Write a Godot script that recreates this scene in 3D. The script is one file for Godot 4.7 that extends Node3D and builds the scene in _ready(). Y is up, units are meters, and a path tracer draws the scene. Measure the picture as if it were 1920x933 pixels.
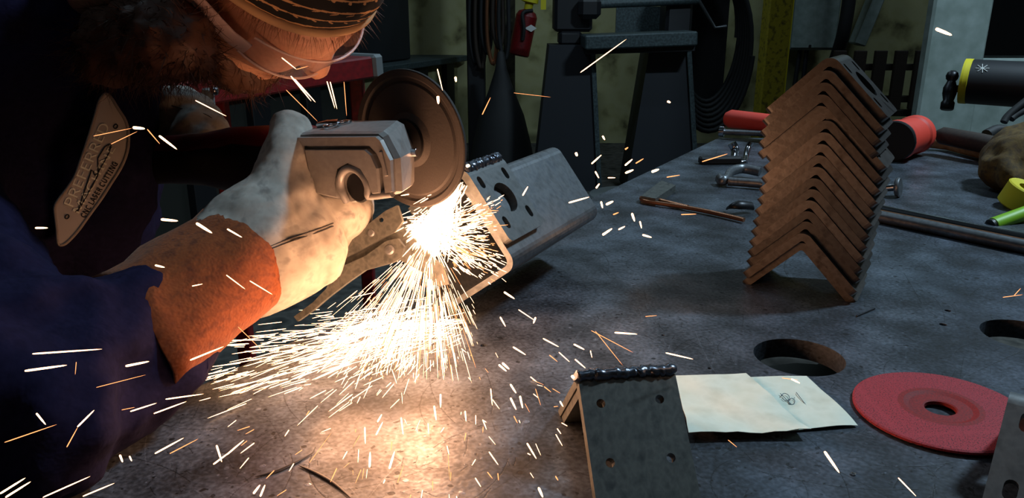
extends Node3D
# A fabrication shop bench: a gloved worker grinds a welded tube, sparks flying over a steel table.
# Camera stands 0.30 m above the table top (y = 0); the floor lies at y = -0.9.

const FOCAL := 1442.0
const PITCH := 17.3
const FLOOR_Y := -0.9
var eye := Vector3(0, 0.30, 0)
var right_ := Vector3.RIGHT
var up_ := Vector3.UP
var ahead := Vector3.FORWARD
var X := Transform3D()          # current modelling transform
var taken := {}
var M := {}

# ------------------------------------------------------------------ measuring
func dir(x: float, y: float) -> Vector3:
	return ahead + right_ * ((x - 960.0) / FOCAL) - up_ * ((y - 466.5) / FOCAL)
func at(x: float, y: float, d: float) -> Vector3:      # point seen at a pixel of the 1920x933 frame, d metres deep
	return eye + dir(x, y) * d
func gp(x: float, y: float, h := 0.0) -> Vector3:      # point on the level plane y = h
	var r := dir(x, y)
	return eye + r * ((h - eye.y) / r.y)
func wz(x: float, y: float, z: float) -> Vector3:      # point on the upright plane z
	var r := dir(x, y)
	return eye + r * ((z - eye.z) / r.z)
func cv(r: float, u: float, a: float) -> Vector3:      # direction given as right, up, away
	return right_ * r + up_ * u + ahead * a

# ------------------------------------------------------------------ scene tree
func numbered(called: String) -> String:
	if not taken.has(called):
		taken[called] = 0
		return called
	taken[called] += 1
	return "%s_%03d" % [called, taken[called]]
func tag(o: Node3D, label: String, category: String, group := "") -> Node3D:
	o.set_meta("label", label)
	o.set_meta("category", category)
	if group != "":
		o.set_meta("group", group)
	return o
func thing(called: String, base: Vector3, label: String, category: String, group := "") -> Node3D:
	var o := Node3D.new()
	o.name = numbered(called)
	add_child(o)
	o.position = base
	return tag(o, label, category, group)
func new_st() -> SurfaceTool:
	var st := SurfaceTool.new()
	st.begin(Mesh.PRIMITIVE_TRIANGLES)
	st.set_smooth_group(-1)
	return st
func part(parent: Node3D, called: String, st: SurfaceTool, m: Material, label := "") -> MeshInstance3D:
	var o := MeshInstance3D.new()
	st.generate_normals()
	o.mesh = st.commit()
	o.material_override = null
	o.mesh.surface_set_material(0, m)
	if parent == self:
		o.name = numbered(called)
		add_child(o)
	else:
		o.name = called
		parent.add_child(o, true)
		if parent.get_parent() == self and not parent is MeshInstance3D:
			o.position = -parent.position      # parts are modelled in world space
	if label != "":
		o.set_meta("label", label)
	return o
func structure(called: String, st: SurfaceTool, m: Material) -> MeshInstance3D:
	var o := part(self, called, st, m)
	o.set_meta("kind", "structure")
	return o

# ------------------------------------------------------------------ shapes
func put(st: SurfaceTool, p: Vector3) -> void:
	st.add_vertex(X * p)
func tri(st: SurfaceTool, a: Vector3, b: Vector3, c: Vector3) -> void:
	put(st, a); put(st, b); put(st, c)
func poly(st: SurfaceTool, pts: Array, center: Vector3) -> void:      # convex polygon turned outward from center
	var mid := Vector3.ZERO
	for p in pts:
		mid += p
	mid /= pts.size()
	var n: Vector3 = Plane(pts[0], pts[1], pts[2]).normal
	var order := pts
	if n.dot(mid - center) < 0.0:
		order = pts.duplicate()
		order.reverse()
	for i in range(1, order.size() - 1):
		tri(st, order[0], order[i], order[i + 1])
func box(st: SurfaceTool, c: Vector3, s: Vector3, bev := 0.0, b := Basis()) -> void:
	var h := s * 0.5
	var f := func(sx, sy, sz, face):
		var p := Vector3(sx * (h.x - (0.0 if face == 0 else bev)), sy * (h.y - (0.0 if face == 1 else bev)), sz * (h.z - (0.0 if face == 2 else bev)))
		return c + b * p
	for s1 in [-1, 1]:
		poly(st, [f.call(s1, -1, -1, 0), f.call(s1, 1, -1, 0), f.call(s1, 1, 1, 0), f.call(s1, -1, 1, 0)], c)
		poly(st, [f.call(-1, s1, -1, 1), f.call(1, s1, -1, 1), f.call(1, s1, 1, 1), f.call(-1, s1, 1, 1)], c)
		poly(st, [f.call(-1, -1, s1, 2), f.call(1, -1, s1, 2), f.call(1, 1, s1, 2), f.call(-1, 1, s1, 2)], c)
	if bev <= 0.0:
		return
	for s1 in [-1, 1]:
		for s2 in [-1, 1]:
			poly(st, [f.call(s1, s2, -1, 0), f.call(s1, s2, 1, 0), f.call(s1, s2, 1, 1), f.call(s1, s2, -1, 1)], c)
			poly(st, [f.call(s1, -1, s2, 0), f.call(s1, 1, s2, 0), f.call(s1, 1, s2, 2), f.call(s1, -1, s2, 2)], c)
			poly(st, [f.call(-1, s1, s2, 1), f.call(1, s1, s2, 1), f.call(1, s1, s2, 2), f.call(-1, s1, s2, 2)], c)
			for s3 in [-1, 1]:
				poly(st, [f.call(s1, s2, s3, 0), f.call(s1, s2, s3, 1), f.call(s1, s2, s3, 2)], c)
func zbox(st: SurfaceTool, x0: float, y0: float, x1: float, y1: float, z: float, thick: float, bev := 0.0) -> void:   # upright box whose front face fills a measured rectangle at depth z
	var a := wz((x0 + x1) * 0.5, y0, z)
	var b := wz((x0 + x1) * 0.5, y1, z)
	var l := wz(x0, (y0 + y1) * 0.5, z)
	var r := wz(x1, (y0 + y1) * 0.5, z)
	box(st, Vector3((l.x + r.x) * 0.5, (a.y + b.y) * 0.5, z - thick * 0.5), Vector3(r.x - l.x, a.y - b.y, thick), bev)
func bar(st: SurfaceTool, a: Vector3, b: Vector3, w: float, h: float, bev := 0.0, upv := Vector3.UP) -> void:   # box beam between two points
	var y := (b - a).normalized()
	var x := y.cross(upv).normalized()
	var z := x.cross(y)
	box(st, (a + b) * 0.5, Vector3(w, a.distance_to(b), h), bev, Basis(x, y, z))
func keyhole(outer: PackedVector2Array, holes: Array) -> PackedVector2Array:
	var loop := outer.duplicate()
	if Geometry2D.is_polygon_clockwise(loop):
		loop.reverse()
	var rest := holes.duplicate()
	while rest.size():
		var best := [0, 0, 0, 1e9]
		for hi in rest.size():
			for i in loop.size():
				for j in rest[hi].size():
					var d: float = loop[i].distance_squared_to(rest[hi][j])
					if d < best[3]:
						best = [hi, i, j, d]
		var h: PackedVector2Array = rest[best[0]].duplicate()
		var start: Vector2 = h[best[2]]
		if not Geometry2D.is_polygon_clockwise(h):
			h.reverse()
		var s := h.find(start)
		var joined := loop.slice(0, best[1] + 1)
		for k in h.size() + 1:
			joined.append(h[(s + k) % h.size()])
		joined.append_array(loop.slice(best[1]))
		loop = joined
		rest.remove_at(best[0])
	return loop
func ears(loop: PackedVector2Array) -> PackedInt32Array:      # ear clipping that copes with the doubled points of a keyhole
	var idx := []
	for i in loop.size():
		idx.append(i)
	var area := 0.0
	for i in loop.size():
		area += loop[i].cross(loop[(i + 1) % loop.size()])
	if area < 0.0:
		idx.reverse()
	var out := PackedInt32Array()
	while idx.size() > 3:
		var best := -1
		var shape := -1.0
		for i in idx.size():
			var a := loop[idx[i - 1]]; var b := loop[idx[i]]; var c := loop[idx[(i + 1) % idx.size()]]
			var turn := (b - a).cross(c - b)
			if turn <= 1e-12:
				continue
			var q := turn / maxf((b - a).length_squared(), maxf((c - b).length_squared(), (a - c).length_squared()))
			if q <= shape:
				continue
			var free := true
			for k in idx:
				var p := loop[k]
				if p == a or p == b or p == c:
					continue
				if (b - a).cross(p - a) > -1e-10 and (c - b).cross(p - b) > -1e-10 and (a - c).cross(p - c) > -1e-10:
					free = false
					break
			if free:
				best = i
				shape = q
				if q > 0.5:
					break
		if best < 0:
			best = 0
			for i in idx.size():
				if absf((loop[idx[i]] - loop[idx[i - 1]]).cross(loop[idx[(i + 1) % idx.size()]] - loop[idx[i]])) < 1e-10:
					best = i
					break
			idx.remove_at(best)
			continue
		out.append_array([idx[best - 1], idx[best], idx[(best + 1) % idx.size()]])
		idx.remove_at(best)
	out.append_array(idx)
	return out
func plate(st: SurfaceTool, outer: PackedVector2Array, holes: Array, z0: float, z1: float) -> void:   # flat plate with real holes, in the xy plane
	var loop := keyhole(outer, holes) if holes.size() else outer
	var idx := ears(loop)
	for i in range(0, idx.size(), 3):
		var a := loop[idx[i]]; var b := loop[idx[i + 1]]; var c := loop[idx[i + 2]]
		var mid := Vector3(a.x + b.x + c.x, a.y + b.y + c.y, 0) / 3.0
		for z in [z0, z1]:
			poly(st, [Vector3(a.x, a.y, z), Vector3(b.x, b.y, z), Vector3(c.x, c.y, z)], mid + Vector3(0, 0, (z0 + z1) * 0.5))
	var rings := [outer]
	rings.append_array(holes)
	for k in rings.size():
		var ring: PackedVector2Array = rings[k]
		var ccw := not Geometry2D.is_polygon_clockwise(ring)
		for i in ring.size():
			var a := ring[i]; var b := ring[(i + 1) % ring.size()]
			var n := (b - a).orthogonal() * (1.0 if ccw else -1.0) * (1.0 if k == 0 else -1.0)
			var back := Vector3((a.x + b.x) * 0.5 - n.x, (a.y + b.y) * 0.5 - n.y, (z0 + z1) * 0.5)
			poly(st, [Vector3(a.x, a.y, z0), Vector3(b.x, b.y, z0), Vector3(b.x, b.y, z1), Vector3(a.x, a.y, z1)], back)
func circle(c: Vector2, r: float, n := 24, sx := 1.0, sy := 1.0) -> PackedVector2Array:
	var a := PackedVector2Array()
	for i in n:
		a.append(c + Vector2(cos(TAU * i / n) * r * sx, sin(TAU * i / n) * r * sy))
	return a
func slot(c: Vector2, half: float, r: float, n := 6) -> PackedVector2Array:     # rounded slot along x
	var a := PackedVector2Array()
	for i in n + 1:
		a.append(c + Vector2(half, 0) + Vector2(r, 0).rotated(-PI / 2 + PI * i / n))
	for i in n + 1:
		a.append(c - Vector2(half, 0) + Vector2(r, 0).rotated(PI / 2 + PI * i / n))
	return a
func round_rect(x0: float, y0: float, x1: float, y1: float, r: float, n := 5) -> PackedVector2Array:
	var a := PackedVector2Array()
	for k in 4:
		var c: Vector2 = [Vector2(x1 - r, y1 - r), Vector2(x0 + r, y1 - r), Vector2(x0 + r, y0 + r), Vector2(x1 - r, y0 + r)][k]
		for i in n + 1:
			a.append(c + Vector2(r, 0).rotated(PI / 2 * (k + float(i) / n)))
	return a
func lathe(st: SurfaceTool, prof: Array, seg := 24, sharp := true, sx := 1.0, sz := 1.0) -> void:   # (radius, height) turned about y
	for i in prof.size() - 1:
		st.set_smooth_group(i + 1 if sharp else 0)
		for k in seg:
			var q := []
			for e in [[i, k], [i, k + 1], [i + 1, k + 1], [i + 1, k]]:
				var t: float = TAU * (e[1] % seg) / seg
				q.append(Vector3(cos(t) * prof[e[0]].x * sx, prof[e[0]].y, sin(t) * prof[e[0]].x * sz))
			if prof[i].x > 1e-6:
				tri(st, q[0], q[1], q[2] if prof[i + 1].x > 1e-6 else q[3])
			if prof[i + 1].x > 1e-6:
				tri(st, q[0], q[2], q[3])
	st.set_smooth_group(-1)
func frame(o: Vector3, y: Vector3, hint := Vector3(0.3, 0.2, 1)) -> Transform3D:     # axes with y along a direction
	y = y.normalized()
	var x := y.cross(hint).normalized()
	return Transform3D(Basis(x, y, x.cross(y)), o)
func rod(st: SurfaceTool, a: Vector3, b: Vector3, r: float, seg := 12, bev := 0.0, r2 := -1.0) -> void:
	var keep := X
	X = X * frame(a, b - a)
	var l := a.distance_to(b)
	var q := r if r2 < 0.0 else r2
	var e := maxf(bev, r * 0.06)
	lathe(st, [Vector2(0, 0), Vector2(r - e, 0), Vector2(r, e), Vector2(q, l - e), Vector2(q - e, l), Vector2(0, l)], seg)
	X = keep
func tube(st: SurfaceTool, path: Array, radius, seg := 8, flat := 1.0, hint := Vector3(0.31, 0.9, 0.2)) -> void:   # smooth sweep; radius is a number or one per point
	var rings := []
	var side := hint
	for i in path.size():
		var t: Vector3 = (path[mini(i + 1, path.size() - 1)] - path[maxi(i - 1, 0)]).normalized()
		side = (side - t * side.dot(t)).normalized()
		var other := t.cross(side)
		var r: float = radius[i] if radius is Array else radius
		var ring := []
		for k in seg:
			ring.append(path[i] + side * (cos(TAU * k / seg) * r) + other * (sin(TAU * k / seg) * r * flat))
		rings.append(ring)
	st.set_smooth_group(0)
	for i in rings.size() - 1:
		for k in seg:
			var j := (k + 1) % seg
			tri(st, rings[i][k], rings[i + 1][j], rings[i][j])
			tri(st, rings[i][k], rings[i + 1][k], rings[i + 1][j])
	st.set_smooth_group(-1)
	for e in [0, rings.size() - 1]:
		poly(st, rings[e], (path[1] if e == 0 else path[e - 1]))
func curve(pts: Array, n := 6) -> Array:       # Catmull-Rom through points
	var out := []
	for i in pts.size() - 1:
		var p0 = pts[maxi(i - 1, 0)]; var p3 = pts[mini(i + 2, pts.size() - 1)]
		for k in n:
			out.append(pts[i].cubic_interpolate(pts[i + 1], p0, p3, float(k) / n))
	out.append(pts[-1])
	return out

# ------------------------------------------------------------------ soft bodies: tapered capsules joined smoothly, meshed as surface nets
func cap_dist(p: Vector3, q: Array) -> float:
	var a: Vector3 = q[0]
	var ab: Vector3 = q[1] - a
	var l := ab.length_squared()
	var t := clampf((p - a).dot(ab) / l, 0.0, 1.0) if l > 1e-12 else 0.0
	return p.distance_to(a + ab * t) - lerpf(q[2], q[3], t)
func field(prims: Array, p: Vector3) -> float:
	var d := 1e3
	for q in prims:
		d = soft(d, cap_dist(p, q), q[4])
	return d
func soft(a: float, b: float, k: float) -> float:
	var h := maxf(k - absf(a - b), 0.0)
	return minf(a, b) - h * h / (4.0 * k)
func snap(prims: Array, p: Vector3, along: Vector3, off := 0.0) -> Vector3:      # walk along a direction to the surface
	for i in 40:
		var d := field(prims, p) - off
		if absf(d) < 0.0002:
			break
		p += along * clampf(d, -0.05, 0.05) * 0.8
	return p
func soft_body(st: SurfaceTool, prims: Array, cell: float, folds: FastNoiseLite = null, amp := 0.0) -> void:
	var lo := Vector3(1e9, 1e9, 1e9)
	var hi := -lo
	for q in prims:
		for e in 2:
			var r: Vector3 = Vector3.ONE * (q[2 + e] + cell * 3.0)
			lo = lo.min(q[e] - r)
			hi = hi.max(q[e] + r)
	var n := Vector3i(((hi - lo) / cell).ceil()) + Vector3i.ONE
	var f := PackedFloat32Array()
	f.resize(n.x * n.y * n.z)
	f.fill(1.0)
	for q in prims:
		var a: Vector3 = q[0]
		var ab: Vector3 = q[1] - a
		var l := maxf(ab.length_squared(), 1e-12)
		var ra: float = q[2]; var rb: float = q[3]; var k: float = q[4]
		var m := Vector3.ONE * (maxf(ra, rb) + maxf(k, cell * 2.5))
		var i0 := Vector3i(((q[0].min(q[1]) - m - lo) / cell).floor()).clamp(Vector3i.ZERO, n - Vector3i.ONE)
		var i1 := Vector3i(((q[0].max(q[1]) + m - lo) / cell).ceil()).clamp(Vector3i.ZERO, n - Vector3i.ONE)
		for z in range(i0.z, i1.z + 1):
			for y in range(i0.y, i1.y + 1):
				var row := (z * n.y + y) * n.x
				var p := lo + Vector3(i0.x, y, z) * cell - a
				for x in range(i0.x, i1.x + 1):
					var t := clampf(p.dot(ab) / l, 0.0, 1.0)
					var d := (p - ab * t).length() - lerpf(ra, rb, t)
					p.x += cell
					var o := f[row + x]
					var h := k - absf(o - d)
					f[row + x] = minf(o, d) - (h * h / (4.0 * k) if h > 0.0 else 0.0)
	if folds:
		for z in n.z:
			for y in n.y:
				for x in n.x:
					var i := (z * n.y + y) * n.x + x
					if absf(f[i]) < amp * 2.0 + cell * 2.0:
						f[i] += folds.get_noise_3dv(lo + Vector3(x, y, z) * cell) * amp
	var id := PackedInt32Array()
	id.resize(f.size())
	id.fill(-1)
	var verts := PackedVector3Array()
	var sx := 1; var sy := n.x; var sz := n.x * n.y
	var corner := [0, sx, sy, sx + sy, sz, sz + sx, sz + sy, sz + sx + sy]
	for z in n.z - 1:
		for y in n.y - 1:
			for x in n.x - 1:
				var i := z * sz + y * sy + x
				var neg := 0
				for c in corner:
					if f[i + c] < 0.0:
						neg += 1
				if neg == 0 or neg == 8:
					continue
				var sum := Vector3.ZERO
				var cnt := 0
				for e in 8:
					for ax in 3:
						if e & (1 << ax):
							continue
						var g := e | (1 << ax)
						var fa := f[i + corner[e]]; var fb := f[i + corner[g]]
						if (fa < 0.0) == (fb < 0.0):
							continue
						var t := fa / (fa - fb)
						var pa := Vector3(e & 1, (e >> 1) & 1, (e >> 2) & 1)
						pa[ax] += t
						sum += pa
						cnt += 1
				id[i] = verts.size()
				verts.append(lo + (Vector3(x, y, z) + sum / cnt) * cell)
	st.set_smooth_group(0)
	var step := [sx, sy, sz]
	for z in range(1, n.z - 1):
		for y in range(1, n.y - 1):
			for x in range(1, n.x - 1):
				var i := z * sz + y * sy + x
				var inside := f[i] < 0.0
				for ax in 3:
					if inside == (f[i + step[ax]] < 0.0):
						continue
					var u: int = step[(ax + 1) % 3]; var v: int = step[(ax + 2) % 3]
					var a := verts[id[i - u - v]]; var b := verts[id[i - v]]; var c := verts[id[i]]; var d := verts[id[i - u]]
					if inside:
						tri(st, a, c, b); tri(st, a, d, c)
					else:
						tri(st, a, b, c); tri(st, a, c, d)
	st.set_smooth_group(-1)

# ------------------------------------------------------------------ materials
func noise(seed_: int, freq: float, oct := 4, kind := FastNoiseLite.TYPE_SIMPLEX_SMOOTH) -> FastNoiseLite:
	var n := FastNoiseLite.new()
	n.seed = seed_
	n.frequency = freq
	n.noise_type = kind
	n.fractal_octaves = oct
	return n
func ramp_tex(seed_: int, freq: float, colors: Array, size := 512, oct := 5) -> ImageTexture:     # noise turned into a few colours
	var src := noise(seed_, freq, oct).get_seamless_image(size, size).get_data()
	var lut := PackedByteArray()
	for i in 256:
		var t := i / 255.0 * (colors.size() - 1)
		var k := mini(int(t), colors.size() - 2)
		var c: Color = colors[k].lerp(colors[k + 1], t - k)
		lut.append_array([c.r8, c.g8, c.b8])
	var data := PackedByteArray()
	data.resize(size * size * 3)
	for i in size * size:
		var v := src[i] * 3
		data[i * 3] = lut[v]; data[i * 3 + 1] = lut[v + 1]; data[i * 3 + 2] = lut[v + 2]
	return ImageTexture.create_from_image(Image.create_from_data(size, size, false, Image.FORMAT_RGB8, data))
func grey(v: float) -> Color:
	return Color(v, v, v)
func mat(c: Color, rough := 0.6, metal := 0.0, tex: Texture2D = null, scale := 4.0, bump: Texture2D = null, bump_cm := 0.05) -> StandardMaterial3D:
	var m := StandardMaterial3D.new()
	m.albedo_color = c
	m.roughness = rough
	m.metallic = metal
	m.uv1_triplanar = true
	m.uv1_scale = Vector3.ONE * scale
	if tex:
		m.albedo_texture = tex
	if bump:
		m.heightmap_enabled = true
		m.heightmap_texture = bump
		m.heightmap_scale = bump_cm
	return m
func glow(c: Color, energy: float) -> StandardMaterial3D:
	var m := StandardMaterial3D.new()
	m.albedo_color = Color(0.02, 0.02, 0.02)
	m.emission_enabled = true
	m.emission = c
	m.emission_energy_multiplier = energy
	return m
func table_textures() -> Array:
	var size := 1536
	var a := noise(3, 0.006, 5).get_seamless_image(size, size).get_data()
	var b := noise(8, 0.11, 3).get_seamless_image(size, size).get_data()
	var val := PackedFloat32Array()
	val.resize(size * size)
	for i in size * size:
		val[i] = 0.64 + (a[i] - 128) / 128.0 * 0.36 + (b[i] - 128) / 128.0 * 0.24
	var rng := RandomNumberGenerator.new()
	rng.seed = 77
	for k in 6500:                                   # scratches, light and dark
		var p := Vector2(rng.randf() * size, rng.randf() * size)
		var ang := rng.randf() * TAU
		var bend := rng.randfn(0, 0.006)
		var tone := rng.randf_range(-0.42, 0.24)
		for s in int(rng.randf_range(4, 26) if k % 7 else rng.randf_range(40, 220)):
			ang += bend
			p += Vector2(cos(ang), sin(ang))
			var j := posmod(int(p.y), size) * size + posmod(int(p.x), size)
			val[j] += tone
	for k in 5200:                                   # pits and spatter
		var c := Vector2(rng.randf() * size, rng.randf() * size)
		var r := rng.randf_range(0.7, 2.2) if k % 6 else rng.randf_range(2.2, 4.6)
		var tone := -0.42 if rng.randf() < 0.8 else 0.35
		var spin := rng.randf() * PI
		var thin := rng.randf_range(1.0, 2.2)
		for y in range(-int(r) - 1, int(r) + 2):
			for x in range(-int(r) - 1, int(r) + 2):
				var w := Vector2(x, y).rotated(spin)
				if Vector2(w.x, w.y * thin).length() < r:
					val[posmod(int(c.y) + y, size) * size + posmod(int(c.x) + x, size)] += tone
	var col := PackedByteArray()
	var rgh := PackedByteArray()
	col.resize(size * size * 3)
	rgh.resize(size * size)
	var low := noise(9, 0.012, 3).get_seamless_image(size, size).get_data()
	var bmp := PackedByteArray()
	bmp.resize(size * size)
	for i in size * size:
		bmp[i] = int(clampf(low[i] / 255.0 * 0.7 + val[i] * 0.3, 0.0, 1.0) * 255)
	for i in size * size:
		var v := clampf(val[i], 0.12, 1.0)
		col[i * 3] = int(v * 252); col[i * 3 + 1] = int(v * 250); col[i * 3 + 2] = int(v * 250)
		rgh[i] = int(clampf(0.92 - v * 0.5 + (a[(i * 7) % (size * size)] - 128) / 128.0 * 0.05, 0.2, 1.0) * 255)
	return [ImageTexture.create_from_image(Image.create_from_data(size, size, false, Image.FORMAT_RGB8, col)), ImageTexture.create_from_image(Image.create_from_data(size, size, false, Image.FORMAT_L8, rgh)), ImageTexture.create_from_image(Image.create_from_data(size, size, false, Image.FORMAT_L8, bmp))]
func make_materials() -> void:
	var fine := ramp_tex(11, 0.09, [grey(0.25), grey(0.8)], 256, 3)
	var weave := ramp_tex(12, 0.25, [grey(0.1), grey(0.9)], 256, 2)
	var tt := table_textures()
	var t := mat(Color(0.42, 0.455, 0.50), 0.66, 0.22, tt[0], 1.15, tt[2], 0.07)
	t.uv1_world_triplanar = true
	t.roughness_texture = tt[1]
	M.table = t
	M.steel = mat(Color(0.50, 0.51, 0.52), 0.42, 0.8, ramp_tex(21, 0.02, [Color(0.62, 0.62, 0.62), Color(1, 1, 1), Color(0.72, 0.74, 0.78)]), 6.0, fine, 0.01)
	M.mill = mat(Color(0.385, 0.39, 0.37), 0.45, 0.3, ramp_tex(22, 0.025, [Color(0.45, 0.47, 0.5), Color(0.95, 0.95, 0.95), Color(0.62, 0.62, 0.64)]), 7.0, fine, 0.01)
	M.bracket = mat(Color(0.56, 0.50, 0.46), 0.36, 0.35, ramp_tex(23, 0.012, [Color(0.55, 0.48, 0.44), Color(0.95, 0.92, 0.9), Color(0.75, 0.68, 0.63)]), 9.0, fine, 0.012)
	M.bracket_face = mat(Color(0.42, 0.43, 0.43), 0.45, 0.3, ramp_tex(29, 0.02, [Color(0.6, 0.6, 0.6), Color(1, 1, 1), Color(0.8, 0.82, 0.84)]), 7.0, fine, 0.01)
	M.weld = mat(Color(0.40, 0.42, 0.46), 0.28, 0.9, null, 1.0, fine, 0.02)
	M.chrome = mat(Color(0.75, 0.76, 0.78), 0.18, 1.0)
	M.dark_steel = mat(Color(0.16, 0.16, 0.17), 0.4, 0.7, null, 1.0, fine, 0.01)
	M.black_paint = mat(Color(0.06, 0.06, 0.075), 0.55)
	M.black_rubber = mat(Color(0.035, 0.035, 0.04), 0.7)
	M.red_plastic = mat(Color(0.42, 0.03, 0.05), 0.35)
	M.black_plastic = mat(Color(0.04, 0.04, 0.045), 0.5, 0.0, null, 20.0, fine, 0.01)
	M.cast = mat(Color(0.64, 0.63, 0.62), 0.42, 0.25, ramp_tex(24, 0.03, [Color(0.82, 0.82, 0.82), Color(1, 1, 1)]), 8.0, fine, 0.008)
	M.wheel = mat(Color(0.21, 0.19, 0.18), 0.8, 0.0, ramp_tex(25, 0.12, [Color(0.55, 0.55, 0.55), Color(1, 1, 1), Color(0.7, 0.68, 0.66)]), 10.0, fine, 0.03)
	M.red_disc = mat(Color(0.66, 0.19, 0.23), 0.8, 0.0, ramp_tex(26, 0.14, [Color(0.1, 0.06, 0.1), Color(0.25, 0.15, 0.2), Color(0.9, 0.9, 0.9), Color(1, 1, 1), Color(0.8, 0.6, 0.65), Color(0.35, 0.2, 0.25)]), 9.0, fine, 0.05)
	M.red_core = mat(Color(0.62, 0.10, 0.09), 0.75, 0.0, ramp_tex(27, 0.1, [Color(0.6, 0.5, 0.5), Color(1, 1, 1)]), 9.0, fine, 0.03)
	M.paper = mat(Color(0.86, 0.885, 0.82), 0.9, 0.0, ramp_tex(28, 0.01, [Color(0.9, 0.9, 0.88), Color(1, 1, 1), Color(0.95, 0.95, 0.93)]), 5.0)
	M.pencil = mat(Color(0.30, 0.38, 0.42), 0.8)
	M.navy = mat(Color(0.125, 0.115, 0.215), 0.95, 0.0, ramp_tex(31, 0.05, [Color(0.7, 0.7, 0.72), Color(1, 1, 1)]), 5.0, weave, 0.04)
	M.navy.metallic_specular = 0.18
	M.leather = mat(Color(0.70, 0.68, 0.65), 0.85, 0.0, ramp_tex(32, 0.018, [Color(0.45, 0.46, 0.48), Color(0.95, 0.95, 0.94), Color(0.85, 0.84, 0.82), Color(0.6, 0.58, 0.57)]), 5.0, fine, 0.03)
	M.suede = mat(Color(0.50, 0.25, 0.09), 1.0, 0.0, ramp_tex(33, 0.03, [Color(0.5, 0.42, 0.38), Color(1, 1, 1), Color(0.8, 0.74, 0.7)]), 6.0, weave, 0.09)
	M.suede.rim_enabled = true
	M.suede.rim = 0.4
	M.thread = mat(Color(0.22, 0.20, 0.20), 0.9)
	M.skin = mat(Color(0.86, 0.64, 0.52), 0.55, 0.0, ramp_tex(34, 0.03, [Color(0.85, 0.8, 0.8), Color(1, 1, 1)]), 10.0, fine, 0.01)
	M.skin.subsurf_scatter_enabled = true
	M.skin.subsurf_scatter_strength = 0.15
	M.hair = mat(Color(0.33, 0.21, 0.15), 0.6)
	M.hair_light = mat(Color(0.55, 0.36, 0.24), 0.5)
	M.patch = mat(Color(0.76, 0.71, 0.68), 0.9, 0.0, null, 1.0, weave, 0.04)
	M.patch_edge = mat(Color(0.62, 0.57, 0.54), 0.95, 0.0, null, 30.0, weave, 0.08)
	M.ink = mat(Color(0.10, 0.07, 0.08), 0.9)
	M.ink_white = mat(Color(0.97, 0.95, 0.87), 0.9)
	M.frost = mat(Color(0.90, 0.78, 0.76, 0.75), 0.3)
	M.frost.transparency = BaseMaterial3D.TRANSPARENCY_ALPHA
	M.lens = mat(Color(0.9, 0.86, 0.9, 0.10), 0.03)
	M.lens.transparency = BaseMaterial3D.TRANSPARENCY_ALPHA
	M.red_rubber = mat(Color(0.82, 0.23, 0.16), 0.6, 0.0, null, 1.0, fine, 0.02)
	M.wood = mat(Color(0.72, 0.60, 0.40), 0.7, 0.0, ramp_tex(35, 0.02, [Color(0.6, 0.55, 0.5), Color(1, 1, 1)]), 6.0)
	M.wood_dark = mat(Color(0.22, 0.16, 0.11), 0.75, 0.0, ramp_tex(36, 0.03, [Color(0.5, 0.45, 0.4), Color(1, 1, 1)]), 8.0)
	M.old_glove = mat(Color(0.36, 0.27, 0.08), 0.9, 0.0, ramp_tex(37, 0.02, [Color(0.3, 0.25, 0.2), Color(1, 1, 1), Color(0.6, 0.5, 0.4)]), 5.0, weave, 0.05)
	M.yellow = mat(Color(0.80, 0.74, 0.10), 0.6)
	M.green = mat(Color(0.48, 0.68, 0.08), 0.5)
	M.cream = mat(Color(0.62, 0.60, 0.44), 0.85, 0.0, ramp_tex(41, 0.012, [Color(0.3, 0.28, 0.22), Color(0.75, 0.74, 0.68), Color(0.95, 0.95, 0.9), Color(1, 1, 1), Color(1, 1, 0.98), Color(0.95, 0.94, 0.9), Color(0.7, 0.68, 0.6)], 512, 5), 0.35)
	M.grime = mat(Color(0.24, 0.22, 0.16), 0.9, 0.0, ramp_tex(42, 0.015, [Color(0.2, 0.2, 0.2), Color(0.8, 0.8, 0.75), Color(1, 1, 0.95), Color(0.4, 0.4, 0.35)], 512, 6), 0.7)
	M.floor = mat(Color(0.30, 0.29, 0.27), 0.75, 0.0, ramp_tex(43, 0.02, [Color(0.3, 0.3, 0.3), Color(1, 1, 1), Color(0.55, 0.52, 0.5)], 512, 6), 0.6)
	M.ceiling = mat(Color(0.30, 0.31, 0.32), 0.9)
	M.red_paint = mat(Color(0.52, 0.05, 0.07), 0.45, 0.0, ramp_tex(44, 0.03, [Color(0.6, 0.6, 0.6), Color(1, 1, 1)]), 4.0)
	M.grey_paint = mat(Color(0.42, 0.44, 0.44), 0.5, 0.2)
	M.green_grey = mat(Color(0.28, 0.34, 0.35), 0.55, 0.2, ramp_tex(45, 0.03, [Color(0.5, 0.5, 0.5), Color(1, 1, 1)]), 3.0)
	M.yellow_paint = mat(Color(0.58, 0.52, 0.06), 0.6, 0.0, ramp_tex(46, 0.02, [Color(0.4, 0.38, 0.3), Color(1, 1, 1), Color(0.9, 0.9, 0.85)]), 2.0)
	M.white_paint = mat(Color(0.52, 0.56, 0.54), 0.5, 0.0, ramp_tex(47, 0.01, [Color(0.8, 0.82, 0.8), Color(1, 1, 1)]), 2.0)
	M.dark_glass = mat(Color(0.03, 0.03, 0.032), 0.15)
	M.white = mat(Color(0.8, 0.8, 0.78), 0.6)
	M.copper_rod = mat(Color(0.62, 0.42, 0.30), 0.3, 0.8)
	M.card = mat(Color(0.45, 0.46, 0.44), 0.9)
	M.spark_white = glow(Color(1.0, 0.75, 0.55), 6.5)
	M.spark_orange = glow(Color(1.0, 0.62, 0.38), 2.2)
	M.lamp = glow(Color(0.80, 0.93, 1.0), 1.0)

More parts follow.
